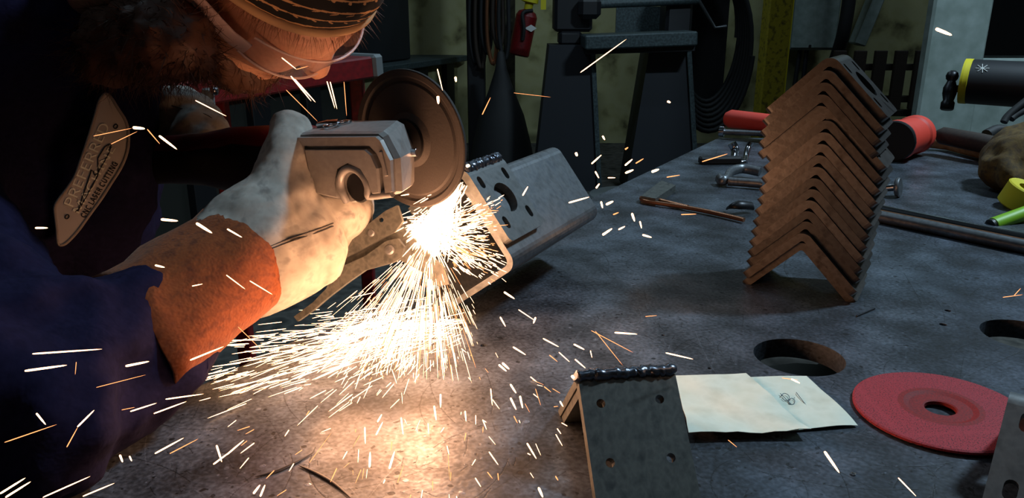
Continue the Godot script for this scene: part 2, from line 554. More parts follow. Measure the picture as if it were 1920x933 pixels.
# ------------------------------------------------------------------ the scene
func _ready() -> void:
	var p := deg_to_rad(PITCH)
	up_ = Vector3(0, cos(p), -sin(p))
	ahead = Vector3(0, -sin(p), -cos(p))
	var cam := Camera3D.new()
	cam.name = "camera"
	cam.position = eye
	cam.rotation = Vector3(-p, 0, 0)
	cam.fov = rad_to_deg(2.0 * atan(466.5 / FOCAL))
	cam.near = 0.02
	cam.far = 60.0
	add_child(cam)
	cam.current = true
	var env := Environment.new()
	env.background_mode = Environment.BG_COLOR
	env.background_color = Color(0.0, 0.0, 0.0)
	env.tonemap_mode = Environment.TONE_MAPPER_LINEAR
	env.tonemap_exposure = 1.0
	env.sdfgi_enabled = true
	env.ssao_enabled = true
	env.ssil_enabled = true
	var we := WorldEnvironment.new()
	we.name = "environment"
	we.environment = env
	add_child(we)
	make_materials()
	# ceiling lamps: the main one behind the bench on the right throws the stack's shadow to the left front
	ceiling_lamp(Vector3(2.18, 2.75, -1.4), 13.0, "short fluorescent ceiling lamp over the right end of the bench", 0.5)
	ceiling_lamp(Vector3(-0.3, 2.9, 0.0), 0.4, "long fluorescent ceiling lamp above the near side of the bench")
	ceiling_lamp(Vector3(-1.3, 3.0, -3.1), 2.4, "long fluorescent ceiling lamp beyond the worker")
	ceiling_lamp(Vector3(0.6, 3.05, -5.0), 1.5, "long fluorescent ceiling lamp near the back wall")
	ceiling_lamp(Vector3(3.6, 3.05, -5.2), 2.0, "long fluorescent ceiling lamp above the white machine cabinet")
	# light of the spark shower itself
	spark_light(at(812, 430, 0.70), 0.024, 0.025)
	spark_light(at(770, 575, 0.625), 0.024, 0.03)
	spark_light(at(650, 680, 0.60), 0.016, 0.04)
	spark_light(at(640, 800, 0.49), 0.006, 0.04)
	room()
	table()
	workpiece()
	stack()
	front_bracket()
	grinder()
	locking_clamp()
	person()
	bench_things()
	background()
	sparks()

func spark_light(at_: Vector3, energy: float, size: float) -> void:
	var l := OmniLight3D.new()
	l.name = "spark_glow"
	l.position = at_
	l.light_color = Color(1.0, 0.72, 0.53)
	l.light_energy = energy
	l.light_size = size
	l.omni_range = 12.0
	l.omni_attenuation = 2.0
	l.shadow_enabled = true
	add_child(l, true)
func ceiling_lamp(c: Vector3, energy: float, label: String, long := 1.2) -> void:
	var t := thing("ceiling_lamp", c, label, "lamp", "ceiling lamps")
	var st := new_st()
	box(st, c + Vector3(0, 0.05, 0), Vector3(long + 0.1, 0.06, 0.24), 0.01)
	part(t, "housing", st, M.white)
	for dz in [-0.06, 0.06]:
		var s2 := new_st()
		rod(s2, c + Vector3(-long * 0.5, 0, dz), c + Vector3(long * 0.5, 0, dz), 0.014, 10)
		part(t, "fluorescent_tube", s2, M.lamp)
	for dx in [-long * 0.4, long * 0.4]:
		var s3 := new_st()
		rod(s3, c + Vector3(dx, 0.08, 0), Vector3(c.x + dx, 3.3, c.z), 0.006, 8)
		part(t, "hanger", s3, M.grey_paint)
	var l := AreaLight3D.new()
	l.name = "lamp_light"
	l.area_size = Vector2(long, 0.2)
	l.area_normalize_energy = true
	l.light_color = Color(0.80, 0.92, 1.0)
	l.light_energy = energy
	l.area_range = 20.0
	l.area_attenuation = 2.0
	l.shadow_enabled = true
	t.add_child(l)
	l.position = Vector3(0, -0.03, 0)
	l.rotation = Vector3(-PI / 2, 0, 0)

func room() -> void:
	var st := new_st()
	box(st, Vector3(0.5, FLOOR_Y - 0.1, -2.6), Vector3(12.4, 0.2, 10.4))
	structure("floor", st, M.floor)
	st = new_st()
	box(st, Vector3(0.5, 3.4, -2.6), Vector3(12.4, 0.2, 10.4))
	structure("ceiling", st, M.ceiling)
	st = new_st()
	box(st, Vector3(0.5, 1.2, -7.3), Vector3(12.4, 4.4, 0.2))
	structure("wall_back", st, M.cream)
	st = new_st()
	box(st, Vector3(0.5, 1.2, 2.5), Vector3(12.4, 4.4, 0.2))
	structure("wall_front", st, M.grime)
	st = new_st()
	box(st, Vector3(-5.6, 1.2, -2.6), Vector3(0.2, 4.4, 10.4))
	structure("wall_left", st, M.grime)
	st = new_st()
	box(st, Vector3(6.6, 1.2, -2.6), Vector3(0.2, 4.4, 10.4))
	structure("wall_right", st, M.grime)

func table() -> void:
	var t := thing("welding_table", Vector3(0.5, FLOOR_Y, -0.8), "thick scratched steel welding table top with round holes", "table")
	var outer := PackedVector2Array([Vector2(-0.7795, -0.3), Vector2(1.6, -0.3), Vector2(1.6, 1.84), Vector2(0.507, 1.879)])
	var holes := []
	for h in [[1498, 668, 0.0395], [1925, 628, 0.0395], [1777, 582, 0.0032], [1768, 608, 0.0036], [907, 647, 0.0032], [1243, 628, 0.0016], [1330, 690, 0.0016]]:
		var g := gp(h[0], h[1])
		holes.append(circle(Vector2(g.x, -g.z), h[2], 40 if h[2] > 0.01 else 12))
	var st := new_st()
	X = Transform3D(Basis(Vector3.RIGHT, Vector3.FORWARD, Vector3.UP), Vector3.ZERO)
	plate(st, outer, holes, -0.019, 0.0)
	X = Transform3D()
	part(t, "table_top", st, M.table)
	for c in [Vector2(-0.55, 0.15), Vector2(1.45, 0.15), Vector2(1.45, -1.7), Vector2(0.55, -1.7)]:
		var s2 := new_st()
		box(s2, Vector3(c.x, (FLOOR_Y - 0.019) * 0.5, c.y), Vector3(0.08, -FLOOR_Y - 0.019, 0.08), 0.004)
		part(t, "leg", s2, M.dark_steel)
	var s3 := new_st()
	box(s3, Vector3(0.72, -0.42, -0.75), Vector3(1.3, 0.02, 1.3), 0.002)
	part(t, "lower_shelf", s3, M.dark_steel)
	var g := gp(1490, 700, -0.409)
	var sc := new_st()
	X = Transform3D(Basis(Vector3.RIGHT, Vector3.FORWARD, Vector3.UP).rotated(Vector3.UP, 0.3), Vector3(g.x, -0.4095, g.z))
	plate(sc, PackedVector2Array([Vector2(-0.06, -0.12), Vector2(0.16, -0.12), Vector2(0.16, 0.02), Vector2(0.10, 0.035), Vector2(0.07, 0.02), Vector2(0.03, 0.04), Vector2(-0.06, 0.045)]), [], 0.0, 0.002)
	X = Transform3D()
	tag(part(self, "cardboard_scrap", sc, M.card), "torn grey card scrap seen through the near round table hole", "cardboard")

# ------------------------------------------------------------------ brackets
const LEG := 0.087
const WIDE := 0.074
const THICK := 0.0085
func leg_frame(sign_: float) -> Transform3D:      # x runs down the leg, y along the bracket, z out of its outer face
	var s := sqrt(0.5)
	return Transform3D(Basis(Vector3(sign_ * s, -s, 0), Vector3(0, 0, -1), Vector3(sign_ * s, s, 0)), Vector3.ZERO)
func slots_pattern() -> Array:
	return [slot(Vector2(0.022, 0.012), 0.0028, 0.0040), slot(Vector2(0.022, 0.061), 0.0028, 0.0040), slot(Vector2(0.068, 0.012), 0.0028, 0.0040), slot(Vector2(0.068, 0.061), 0.0028, 0.0040), circle(Vector2(0.045, 0.0365), 0.0165, 24)]
func bracket_shape(st: SurfaceTool, at_: Transform3D, leg := LEG, wide := WIDE, holes_r := [], holes_l := []) -> void:   # bent right-angle bracket, outer bend at the origin, running back along -z
	var ro := 0.012
	for e in [[1.0, holes_r], [-1.0, holes_l]]:
		X = at_ * leg_frame(e[0])
		plate(st, round_rect_end(ro, 0.0, leg, wide, 0.006), e[1], -THICK, 0.0)
	X = at_
	var c := Vector3(0, -ro * sqrt(2.0), 0)
	st.set_smooth_group(7)
	for i in 8:
		var a0 := PI * 0.25 + PI * 0.5 * i / 8.0
		var a1 := PI * 0.25 + PI * 0.5 * (i + 1) / 8.0
		var ri := ro - THICK
		var q := []
		for a in [a0, a1]:
			for r in [ri, ro]:
				q.append(c + Vector3(cos(a) * r, sin(a) * r, 0))
		var back := Vector3(0, 0, -wide)
		st.set_smooth_group(7)
		poly(st, [q[1], q[3], q[3] + back, q[1] + back], c + back * 0.5)
		st.set_smooth_group(-1)
		poly(st, [q[0], q[1], q[3], q[2]], c + back * 0.5)
		poly(st, [q[0] + back, q[1] + back, q[3] + back, q[2] + back], c + back * 0.5)
		poly(st, [q[0], q[2], q[2] + back, q[0] + back], c + Vector3(0, 2, 0) + back * 0.5)
	st.set_smooth_group(-1)
	X = Transform3D()
func round_rect_end(x0: float, y0: float, x1: float, y1: float, r: float) -> PackedVector2Array:     # only the far end is rounded
	var a := PackedVector2Array([Vector2(x0, y1), Vector2(x0, y0)])
	for k in 2:
		var c: Vector2 = [Vector2(x1 - r, y0 + r), Vector2(x1 - r, y1 - r)][k]
		for i in 5:
			a.append(c + Vector2(r, 0).rotated(-PI / 2 + PI / 2 * (k + i / 4.0)))
	return a
func stack() -> void:
	var st := new_st()
	bracket_shape(st, Transform3D(), LEG, WIDE, slots_pattern(), slots_pattern())
	st.generate_normals()
	var mesh := st.commit()
	var tones := []
	for c in [Color(0.29, 0.288, 0.286), Color(0.245, 0.242, 0.24), Color(0.335, 0.33, 0.326)]:
		var m: StandardMaterial3D = M.bracket.duplicate()
		m.albedo_color = c
		tones.append(m)
	var rng := RandomNumberGenerator.new()
	rng.seed = 5
	var x := Vector3(0.85, 0, 0.5266).normalized()
	var basis_ := Basis(x, Vector3.UP, x.cross(Vector3.UP))
	var foot := Vector3(0.3142, LEG * sqrt(0.5) + 0.001, -0.7976)
	var words := ["lowest", "second", "third", "fourth", "fifth", "sixth", "seventh", "eighth", "ninth", "tenth", "eleventh", "twelfth", "thirteenth", "fourteenth", "fifteenth", "sixteenth", "seventeenth", "topmost"]
	for k in 18:
		var o := MeshInstance3D.new()
		o.mesh = mesh
		o.material_override = tones[rng.randi() % 3]
		o.name = numbered("angle_bracket")
		add_child(o)
		var slide := basis_.z * rng.randf_range(-0.0035, 0.0035)
		if k > 12:                               # the upper five have slipped down the left flank
			slide += (basis_.x + Vector3.UP) * -0.010
		o.transform = Transform3D(basis_.rotated(Vector3.UP, rng.randf_range(-0.012, 0.012)), foot + Vector3(0.0011 * k, 0.01205 * k, -0.0002 * k) + slide)
		var w: String = words[k]
		var l := "%s bent steel bracket in the tall leaning stack" % w
		if k == 17:
			l = "topmost bent steel bracket of the tall stack, slotted face showing"
		elif k > 0:
			l = "%s bent steel bracket from the bottom of the tall stack" % w
		else:
			l = "lowest bent steel bracket, carrying the tall stack on the table"
		tag(o, l, "bracket", "bent brackets nested in the stack")

func weld_bead(st: SurfaceTool, a: Vector3, b: Vector3, r: float, seed_: int) -> void:
	var rng := RandomNumberGenerator.new()
	rng.seed = seed_
	var n := int(a.distance_to(b) / 0.0018)
	var path := []
	var rad := []
	for i in n + 1:
		path.append(a.lerp(b, float(i) / n) + Vector3(rng.randfn(0, 0.0004), rng.randfn(0, 0.0004), rng.randfn(0, 0.0004)))
		rad.append(r * (0.85 + 0.25 * absf(sin(i * 0.9)) + rng.randf_range(-0.06, 0.1)) * (0.75 if i == 0 or i == n else 1.0))
	tube(st, path, rad, 9)
func workpiece() -> void:
	var n := Vector3(0.7031, 0.6017, 0.3789).normalized()
	var a := Vector3(0.4701, 0.0065, -0.8826)
	a = (a - n * a.dot(n)).normalized()
	var u := -(n.cross(a)).normalized()
	if u.y < 0.0:
		u = -u
	var low := Vector3(-0.066, 0.0026, -0.7407)
	var w := 0.1016
	var t := thing("welded_tube", Vector3(low.x, 0, low.z), "tilted grey square steel tube being ground, slotted plate welded on", "tube")
	var st := new_st()
	X = Transform3D(Basis(n, u, a), low)
	plate(st, round_rect(0, 0, w, w, 0.013, 6), [round_rect(0.0063, 0.0063, w - 0.0063, w - 0.0063, 0.007, 5)], 0.0, 0.2154)
	X = Transform3D()
	part(t, "tube_wall", st, M.steel)
	st = new_st()
	var apex := low + n * (w + THICK) + u * (w + THICK)
	bracket_shape(st, Transform3D(Basis((n - u).normalized(), (n + u).normalized(), (n - u).normalized().cross((n + u).normalized())), apex), LEG, WIDE, slots_pattern(), slots_pattern())
	part(t, "slotted_bracket", st, M.bracket_face, "right-angle steel plate with four slots and a round hole")
	st = new_st()
	weld_bead(st, apex - (n + u) * 0.0035 + a * 0.002, apex - (n + u) * 0.0035 + a * (WIDE - 0.002), 0.0058, 3)
	part(t, "weld_bead", st, M.weld)
	st = new_st()
	var foot := low + n * w + u * (w + THICK - LEG) - u * 0.001
	weld_bead(st, foot + a * (WIDE + 0.001) + u * 0.05 + n * 0.001, foot + a * (WIDE + 0.001) + u * 0.088 + n * 0.001, 0.0035, 4)
	part(t, "weld_bead", st, M.weld)

func front_bracket() -> void:
	var a := Vector3(0.0448, 0.062, -0.4758)
	var b := Vector3(0.1127, 0.062, -0.4856)
	var e := (b - a).normalized()
	var wide := a.distance_to(b)
	var z := -e
	var base := Transform3D(Basis(Vector3.UP.cross(z), Vector3.UP, z), a)
	var t := thing("welded_angle", Vector3((a.x + b.x) * 0.5, 0, (a.z + b.z) * 0.5), "dark steel plates welded along a ridge, standing beside the paper", "bracket")
	var pats := []
	for c in [Vector2(0.021, 0.013), Vector2(0.021, 0.054), Vector2(0.0605, 0.013), Vector2(0.0605, 0.054)]:
		pats.append(circle(c, 0.0031, 14))
	for k in 2:
		var st := new_st()
		X = base * leg_frame(1.0 if k == 0 else -1.0)
		if k == 0:
			plate(st, PackedVector2Array([Vector2(0.001, 0), Vector2(0.0875, 0), Vector2(0.0875, wide), Vector2(0.001, wide)]), pats, -THICK, 0.0)
		else:
			plate(st, PackedVector2Array([Vector2(0.004, 0), Vector2(0.086, 0), Vector2(0.086, wide), Vector2(0.004, wide)]), [], -0.0062, 0.0)
		part(t, "front_plate" if k == 0 else "rear_plate", st, M.mill)
		if k == 1:
			var s2 := new_st()
			plate(s2, PackedVector2Array([Vector2(0.013, 0.001), Vector2(0.0815, 0.001), Vector2(0.0815, wide), Vector2(0.013, wide)]), [], -0.0130, -0.0066)
			part(t, "backing_plate", s2, M.mill)
		X = Transform3D()
	var s3 := new_st()
	weld_bead(s3, a + Vector3(0, -0.001, 0) - e * 0.002, b + Vector3(0, -0.001, 0) + e * 0.001, 0.0042, 9)
	part(t, "weld_bead", s3, M.weld)
	# a second piece, cut by the frame's right corner
	var g := gp(2165, 790, 0.0625)
	var st2 := new_st()
	bracket_shape(st2, Transform3D(Basis(Vector3.UP, 0.9), Vector3(g.x, LEG * sqrt(0.5) + 0.001, g.z)), LEG, WIDE, slots_pattern(), slots_pattern())
	tag(part(self, "angle_bracket", st2, M.bracket_face), "bent steel bracket at the right edge beside the red disc", "bracket")

# ------------------------------------------------------------------ grinder
var G := Transform3D(Basis(Vector3(0.8275, 0.1041, 0.5518), Vector3(-0.122, 0.9925, -0.0043), Vector3(-0.5481, -0.0638, 0.834)).orthonormalized(), Vector3(-0.0919, 0.1882, -0.6879))
func loft(st: SurfaceTool, rings: Array, c: Vector3) -> void:       # closed loops of equal length joined, ends filled
	for i in rings.size() - 1:
		var n: int = rings[i].size()
		for k in n:
			poly(st, [rings[i][k], rings[i][(k + 1) % n], rings[i + 1][(k + 1) % n], rings[i + 1][k]], c)
	for e in [0, rings.size() - 1]:
		var flat := PackedVector2Array()
		for q in rings[e]:
			flat.append(Vector2(q.x, q.y))
		var idx := ears(flat)
		for i in range(0, idx.size(), 3):
			poly(st, [rings[e][idx[i]], rings[e][idx[i + 1]], rings[e][idx[i + 2]]], c)
func ring_at(pts: Array, z: float, s := 1.0, c := Vector2.ZERO) -> Array:
	var out := []
	for q in pts:
		var v: Vector2 = c + (q - c) * s
		out.append(Vector3(v.x, v.y, z))
	return out
func grinder() -> void:
	var t := thing("angle_grinder", G * Vector3(-0.02, -0.04, 0.05), "red and black angle grinder with cast silver gear head", "grinder")
	var st := new_st()
	X = G * Transform3D(Basis(Vector3.RIGHT, Vector3.BACK, Vector3.DOWN), Vector3.ZERO)
	lathe(st, [Vector2(0, 0.004), Vector2(0.020, 0.004), Vector2(0.025, 0.0008), Vector2(0.050, 0.0004), Vector2(0.052, -0.0010), Vector2(0.055, -0.0008), Vector2(0.057, 0.0014), Vector2(0.0615, 0.0016), Vector2(0.0625, 0.0009), Vector2(0.0625, -0.0016), Vector2(0.0615, -0.0023), Vector2(0.02, -0.0023), Vector2(0, -0.0023)], 72)
	part(t, "abrasive_disc", st, M.wheel, "brown abrasive disc")
	st = new_st()
	lathe(st, [Vector2(0, 0.0035), Vector2(0.019, 0.0035), Vector2(0.020, 0.005), Vector2(0.020, 0.008), Vector2(0.013, 0.011), Vector2(0.011, 0.028), Vector2(0, 0.028)], 28)
	part(t, "flange", st, M.dark_steel)
	X = G
	var front := [Vector2(-0.062, 0.021), Vector2(-0.04, 0.022), Vector2(0.037, 0.0205), Vector2(0.0415, 0.0175), Vector2(0.0505, -0.001), Vector2(0.0465, -0.0285), Vector2(0.043, -0.0305), Vector2(-0.010, -0.0395), Vector2(-0.020, -0.038), Vector2(-0.062, -0.034)]
	var back := [Vector2(-0.062, 0.0225), Vector2(-0.04, 0.024), Vector2(0.0175, 0.0225), Vector2(0.0225, 0.020), Vector2(0.0295, -0.004), Vector2(0.0235, -0.033), Vector2(0.019, -0.0355), Vector2(-0.020, -0.040), Vector2(-0.03, -0.040), Vector2(-0.062, -0.036)]
	var cc := Vector2(-0.01, -0.008)
	st = new_st()
	loft(st, [ring_at(back, 0.026, 0.93, cc), ring_at(back, 0.031, 1.0, cc), ring_at(front, 0.0695, 1.0, cc), ring_at(front, 0.0735, 0.95, cc)], Vector3(-0.01, -0.008, 0.05))
	var head := part(t, "gear_head", st, M.cast, "cast silver gear head")
	# raised rim along the top and front of the head's face
	st = new_st()
	var rim := [Vector2(-0.058, 0.0185), Vector2(0.0355, 0.0175), Vector2(0.0395, 0.0145), Vector2(0.0468, -0.0015), Vector2(0.0430, -0.0272), Vector2(0.0352, -0.0285), Vector2(0.0375, -0.0060), Vector2(0.0335, 0.0045), Vector2(0.0270, 0.0105), Vector2(-0.058, 0.0112)]
	loft(st, [ring_at(rim, 0.072), ring_at(rim, 0.0765), ring_at(rim, 0.0778, 0.985, Vector2(0.03, 0.006))], Vector3(0.02, 0.008, 0.074))
	part(head, "face_rim", st, M.cast)
	st = new_st()
	var pan := [Vector2(-0.050, 0.0080), Vector2(0.0225, 0.0076), Vector2(0.0285, 0.0030), Vector2(0.0325, -0.0080), Vector2(0.0300, -0.0285), Vector2(0.0225, -0.0295), Vector2(0.0205, -0.0190), Vector2(0.0140, -0.0085), Vector2(0.0, -0.0035), Vector2(-0.0140, -0.0085), Vector2(-0.0205, -0.0210), Vector2(-0.0215, -0.0340), Vector2(-0.050, -0.0300)]
	loft(st, [ring_at(pan, 0.072), ring_at(pan, 0.0772), ring_at(pan, 0.0790, 0.96, Vector2(0.0, 0.0))], Vector3(-0.02, 0.0, 0.074))
	part(head, "face_panel", st, M.cast)
	st = new_st()
	var arch := []
	for i in 13:
		var an := deg_to_rad(205.0 - 230.0 * i / 12.0)
		arch.append(Vector3(0.0005 + cos(an) * 0.0160, -0.0240 + sin(an) * 0.0160, 0.0770))
	arch.push_front(Vector3(-0.0135, -0.0375, 0.0750))
	arch.append(Vector3(0.0180, -0.0315, 0.0755))
	arch.append(Vector3(0.0400, -0.0290, 0.0745))
	tube(st, curve(arch, 3), 0.0034, 8)
	part(head, "arched_rib", st, M.cast)
	st = new_st()
	X = G * Transform3D(Basis(Vector3.RIGHT, Vector3.BACK, Vector3.DOWN), Vector3(0.0005, -0.0255, 0.070))
	lathe(st, [Vector2(0, 0.0040), Vector2(0.0115, 0.0040), Vector2(0.0130, 0.0030), Vector2(0.0130, 0)], 24)
	part(t, "spindle_lock_button", st, M.dark_steel)
	X = G
	st = new_st()
	for z in [0.042, 0.056]:
		var ring := []
		for i in 17:
			ring.append(Vector3(-0.035 + cos(TAU * i / 16) * 0.0065, 0.0245, z + sin(TAU * i / 16) * 0.0065))
		tube(st, ring, 0.0012, 6)
	tube(st, [Vector3(-0.058, 0.0235, 0.05), Vector3(-0.045, 0.0255, 0.05), Vector3(-0.034, 0.0255, 0.048)], 0.003, 6)
	part(head, "screw_seat", st, M.chrome)
	st = new_st()
	rod(st, Vector3(0.024, -0.004, 0.036), Vector3(0.036, -0.0045, 0.033), 0.0035, 12)
	part(head, "screw", st, M.chrome)
	st = new_st()
	box(st, Vector3(0.0395, -0.004, 0.0782), Vector3(0.0035, 0.020, 0.0016), 0.0005, Basis(Vector3.BACK, 0.09))
	part(head, "cast_lug", st, M.cast)
	# motor body, black underside and red upper shell
	st = new_st()
	var path := []
	var rad := []
	for q in [[-0.058, 0.030], [-0.066, 0.0315], [-0.072, 0.029], [-0.10, 0.0300], [-0.16, 0.0305], [-0.20, 0.0285], [-0.235, 0.0240], [-0.30, 0.0230], [-0.325, 0.0240], [-0.332, 0.019]]:
		path.append(Vector3(q[0], -0.010, 0.048))
		rad.append(q[1])
	tube(st, path, rad, 28)
	part(t, "motor_body", st, M.black_plastic)
	st = new_st()
	path = []
	rad = []
	for q in [[-0.074, 0.022], [-0.080, 0.0262], [-0.12, 0.0275], [-0.19, 0.0268], [-0.235, 0.0220], [-0.30, 0.0205], [-0.308, 0.016]]:
		path.append(Vector3(q[0], -0.0025, 0.046))
		rad.append(q[1])
	tube(st, path, rad, 28)
	part(t, "upper_shell", st, M.red_plastic, "red plastic upper shell")
	st = new_st()
	var cord := []
	for q in [Vector3(-0.33, -0.012, 0.048), Vector3(-0.36, -0.02, 0.045), Vector3(-0.42, -0.08, 0.03), Vector3(-0.46, -0.30, 0.0), Vector3(-0.50, -0.70, -0.02)]:
		cord.append(q)
	tube(st, curve(cord, 6), 0.0045, 8)
	part(t, "power_cord", st, M.black_rubber)
	X = Transform3D()

func px_poly(list: Array, ox: float, oy: float, d: float) -> PackedVector2Array:     # measured outline in metres on a plane facing the lens axis
	var out := PackedVector2Array()
	for q in list:
		out.append(Vector2((q[0] - ox) / FOCAL * d, (oy - q[1]) / FOCAL * d))
	return out
func locking_clamp() -> void:
	var d := 0.715
	var o := at(737, 468, d)
	var t := thing("locking_clamp", Vector3(o.x, 0.0, o.z), "riveted steel locking clamp under the near glove, biting the tube", "clamp")
	var F := Transform3D(Basis(right_, up_, -ahead).rotated(up_, -0.12), o)
	var st := new_st()
	X = F
	plate(st, px_poly([[752, 386], [762, 416], [748, 434], [700, 460], [640, 490], [598, 520], [560, 546], [520, 577], [512, 567], [560, 530], [600, 496], [640, 463], [690, 426], [730, 396]], 737, 468, d), [circle(px_poly([[722, 413]], 737, 468, d)[0], 0.0022, 12)], 0.006, 0.013)
	part(t, "upper_handle", st, M.mill)
	st = new_st()
	plate(st, px_poly([[752, 447], [764, 462], [760, 482], [742, 492], [690, 506], [655, 530], [620, 556], [590, 581], [560, 602], [553, 593], [590, 566], [616, 540], [628, 512], [650, 497], [690, 480], [730, 452]], 737, 468, d), [], 0.004, 0.012)
	part(t, "lower_handle", st, M.mill)
	st = new_st()
	plate(st, px_poly([[735, 402], [768, 436], [800, 468], [838, 505], [846, 532], [826, 535], [800, 512], [765, 494], [735, 478], [700, 480], [650, 498], [640, 486], [690, 448]], 737, 468, d), [], -0.006, 0.004)
	part(t, "jaw", st, M.mill)
	for q in [[703, 437, 0.0035, 0.013], [737, 468, 0.0048, 0.012], [638, 512, 0.0036, 0.012]]:
		st = new_st()
		var c := px_poly([[q[0], q[1]]], 737, 468, d)[0]
		X = F * Transform3D(Basis(Vector3.RIGHT, Vector3.BACK, Vector3.DOWN), Vector3(c.x, c.y, q[3]))
		lathe(st, [Vector2(0, 0.0018), Vector2(q[2] * 0.6, 0.0017), Vector2(q[2] * 0.95, 0.0008), Vector2(q[2], -0.001)], 16)
		part(t, "rivet", st, M.steel)
	X = F
	st = new_st()
	rod(st, Vector3(0.045, -0.025, -0.004), Vector3(0.03, -0.085, -0.03), 0.004, 10)
	part(t, "jaw_screw", st, M.dark_steel)
	X = Transform3D()

# ------------------------------------------------------------------ the worker
func person() -> void:
	var t := thing("person", Vector3(-0.55, FLOOR_Y, -0.75), "person in dark blue jacket, cap and gloves bent over a grinder", "person")
	# head frame: f looks out of the face, c to the crown, s to the side nearest the lens
	var f := cv(0.56, -0.721, 0.409).normalized()
	var c := cv(0.712, 0.165, -0.682)
	c = (c - f * c.dot(f)).normalized()
	var s := f.cross(c)
	if s.dot(ahead) > 0.0:
		s = -s
	var mid := eye + cv(-0.235, 0.265, 0.721)
	var H := func(a: float, b: float, e: float) -> Vector3: return mid + f * a + c * b + s * e
	# bones
	var chest := at(-30, 330, 0.86)
	var waist := at(-70, 800, 0.92)
	var neck0: Vector3 = H.call(-0.055, -0.05, 0.0)
	var neck1 := at(130, -60, 0.80)
	var shoulder := at(-270, 230, 0.68)
	var elbow := at(30, 735, 0.50)
	var wrist := at(440, 490, 0.645)
	var far_shoulder := at(120, 130, 1.02)
	var far_elbow := at(90, 330, 1.06)
	var far_wrist := at(300, 232, 0.885)
	var hips := Vector3(waist.x - 0.02, -0.35, waist.z - 0.02)
	# body: one continuous skin from head to hands and feet (all but the face is covered)
	var skin := new_st()
	var frame_ := [
		[neck1, neck0, 0.060, 0.052, 0.03], [chest, neck1, 0.13, 0.075, 0.06], [chest, waist, 0.13, 0.12, 0.06], [waist, hips, 0.12, 0.13, 0.06],
		[neck1, shoulder, 0.07, 0.055, 0.05], [shoulder, elbow, 0.048, 0.036, 0.03], [elbow, wrist, 0.036, 0.026, 0.02], [wrist, at(520, 440, 0.67), 0.026, 0.03, 0.02],
		[neck1, far_shoulder, 0.07, 0.055, 0.05], [far_shoulder, far_elbow, 0.048, 0.036, 0.03], [far_elbow, far_wrist, 0.036, 0.026, 0.02],
		[hips, Vector3(hips.x, -0.62, hips.z + 0.12), 0.09, 0.06, 0.04], [Vector3(hips.x, -0.62, hips.z + 0.12), Vector3(hips.x - 0.02, -0.86, hips.z + 0.12), 0.06, 0.04, 0.03],
		[hips, Vector3(hips.x, -0.62, hips.z - 0.14), 0.09, 0.06, 0.04], [Vector3(hips.x, -0.62, hips.z - 0.14), Vector3(hips.x - 0.02, -0.86, hips.z - 0.14), 0.06, 0.04, 0.03]]
	soft_body(skin, frame_, 0.013)
	var face := [
		[H.call(-0.035, 0.045, 0), H.call(0.015, 0.050, 0), 0.074, 0.072, 0.03], [H.call(0.035, 0.0, 0.0), H.call(0.03, -0.07, 0), 0.056, 0.044, 0.03],
		[H.call(0.060, 0.028, -0.028), H.call(0.060, 0.028, 0.028), 0.030, 0.030, 0.025], [H.call(0.058, -0.022, 0.034), H.call(0.030, -0.03, 0.044), 0.026, 0.026, 0.025], [H.call(0.058, -0.022, -0.034), H.call(0.030, -0.03, -0.044), 0.026, 0.026, 0.025],
		[H.call(-0.015, -0.055, 0.046), H.call(0.062, -0.092, 0.01), 0.024, 0.024, 0.025], [H.call(-0.015, -0.055, -0.046), H.call(0.062, -0.092, -0.01), 0.024, 0.024, 0.025],
		[H.call(0.080, 0.012, 0), H.call(0.102, -0.030, 0), 0.010, 0.014, 0.018], [H.call(0.082, -0.058, -0.016), H.call(0.082, -0.058, 0.016), 0.009, 0.009, 0.012], [H.call(0.080, -0.068, -0.014), H.call(0.080, -0.068, 0.014), 0.009, 0.009, 0.012],
		[H.call(-0.012, -0.020, 0.076), H.call(-0.020, 0.018, 0.082), 0.008, 0.013, 0.008], [H.call(-0.012, -0.020, -0.076), H.call(-0.020, 0.018, -0.082), 0.008, 0.013, 0.008],
		[at(255, -25, 0.69), at(165, -8, 0.69), 0.022, 0.018, 0.03],
		[H.call(-0.04, -0.03, 0), neck0, 0.058, 0.052, 0.03], [neck0, neck1, 0.052, 0.06, 0.03]]
	soft_body(skin, face, 0.005)
	part(t, "body", skin, M.skin)
	for e in [-1.0, 1.0]:
		var es := new_st()
		X = Transform3D(Basis(f, c, s), H.call(0.074, 0.004, 0.032 * e))
		lathe(es, [Vector2(0, -0.012), Vector2(0.007, -0.0097), Vector2(0.012, 0), Vector2(0.007, 0.0097), Vector2(0, 0.012)], 16, false)
		X = Transform3D()
		part(t, "eyeball", es, M.white)
	# beard: soft mass and loose strands
	var beard := [
		[H.call(-0.005, -0.020, 0.070), H.call(0.000, -0.065, 0.060), 0.014, 0.026, 0.02], [H.call(0.000, -0.065, 0.058), H.call(0.055, -0.105, 0.022), 0.028, 0.030, 0.02], [H.call(0.000, -0.065, -0.058), H.call(0.055, -0.105, -0.022), 0.028, 0.030, 0.02],
		[H.call(0.060, -0.10, 0), H.call(0.050, -0.150, 0), 0.034, 0.022, 0.02], [H.call(0.082, -0.046, -0.02), H.call(0.082, -0.046, 0.02), 0.009, 0.009, 0.01], [H.call(-0.02, -0.08, 0.045), H.call(0.01, -0.135, 0.02), 0.030, 0.030, 0.02],
		[H.call(-0.02, -0.035, 0.066), at(310, 70, 0.675), 0.020, 0.030, 0.02], [at(310, 70, 0.675), at(215, 75, 0.69), 0.032, 0.030, 0.02], [at(325, 85, 0.67), at(285, 105, 0.68), 0.024, 0.020, 0.02], [at(350, 85, 0.665), at(375, 118, 0.675), 0.022, 0.010, 0.02], [at(260, 50, 0.70), at(200, 110, 0.70), 0.024, 0.024, 0.02]]
	var bs := new_st()
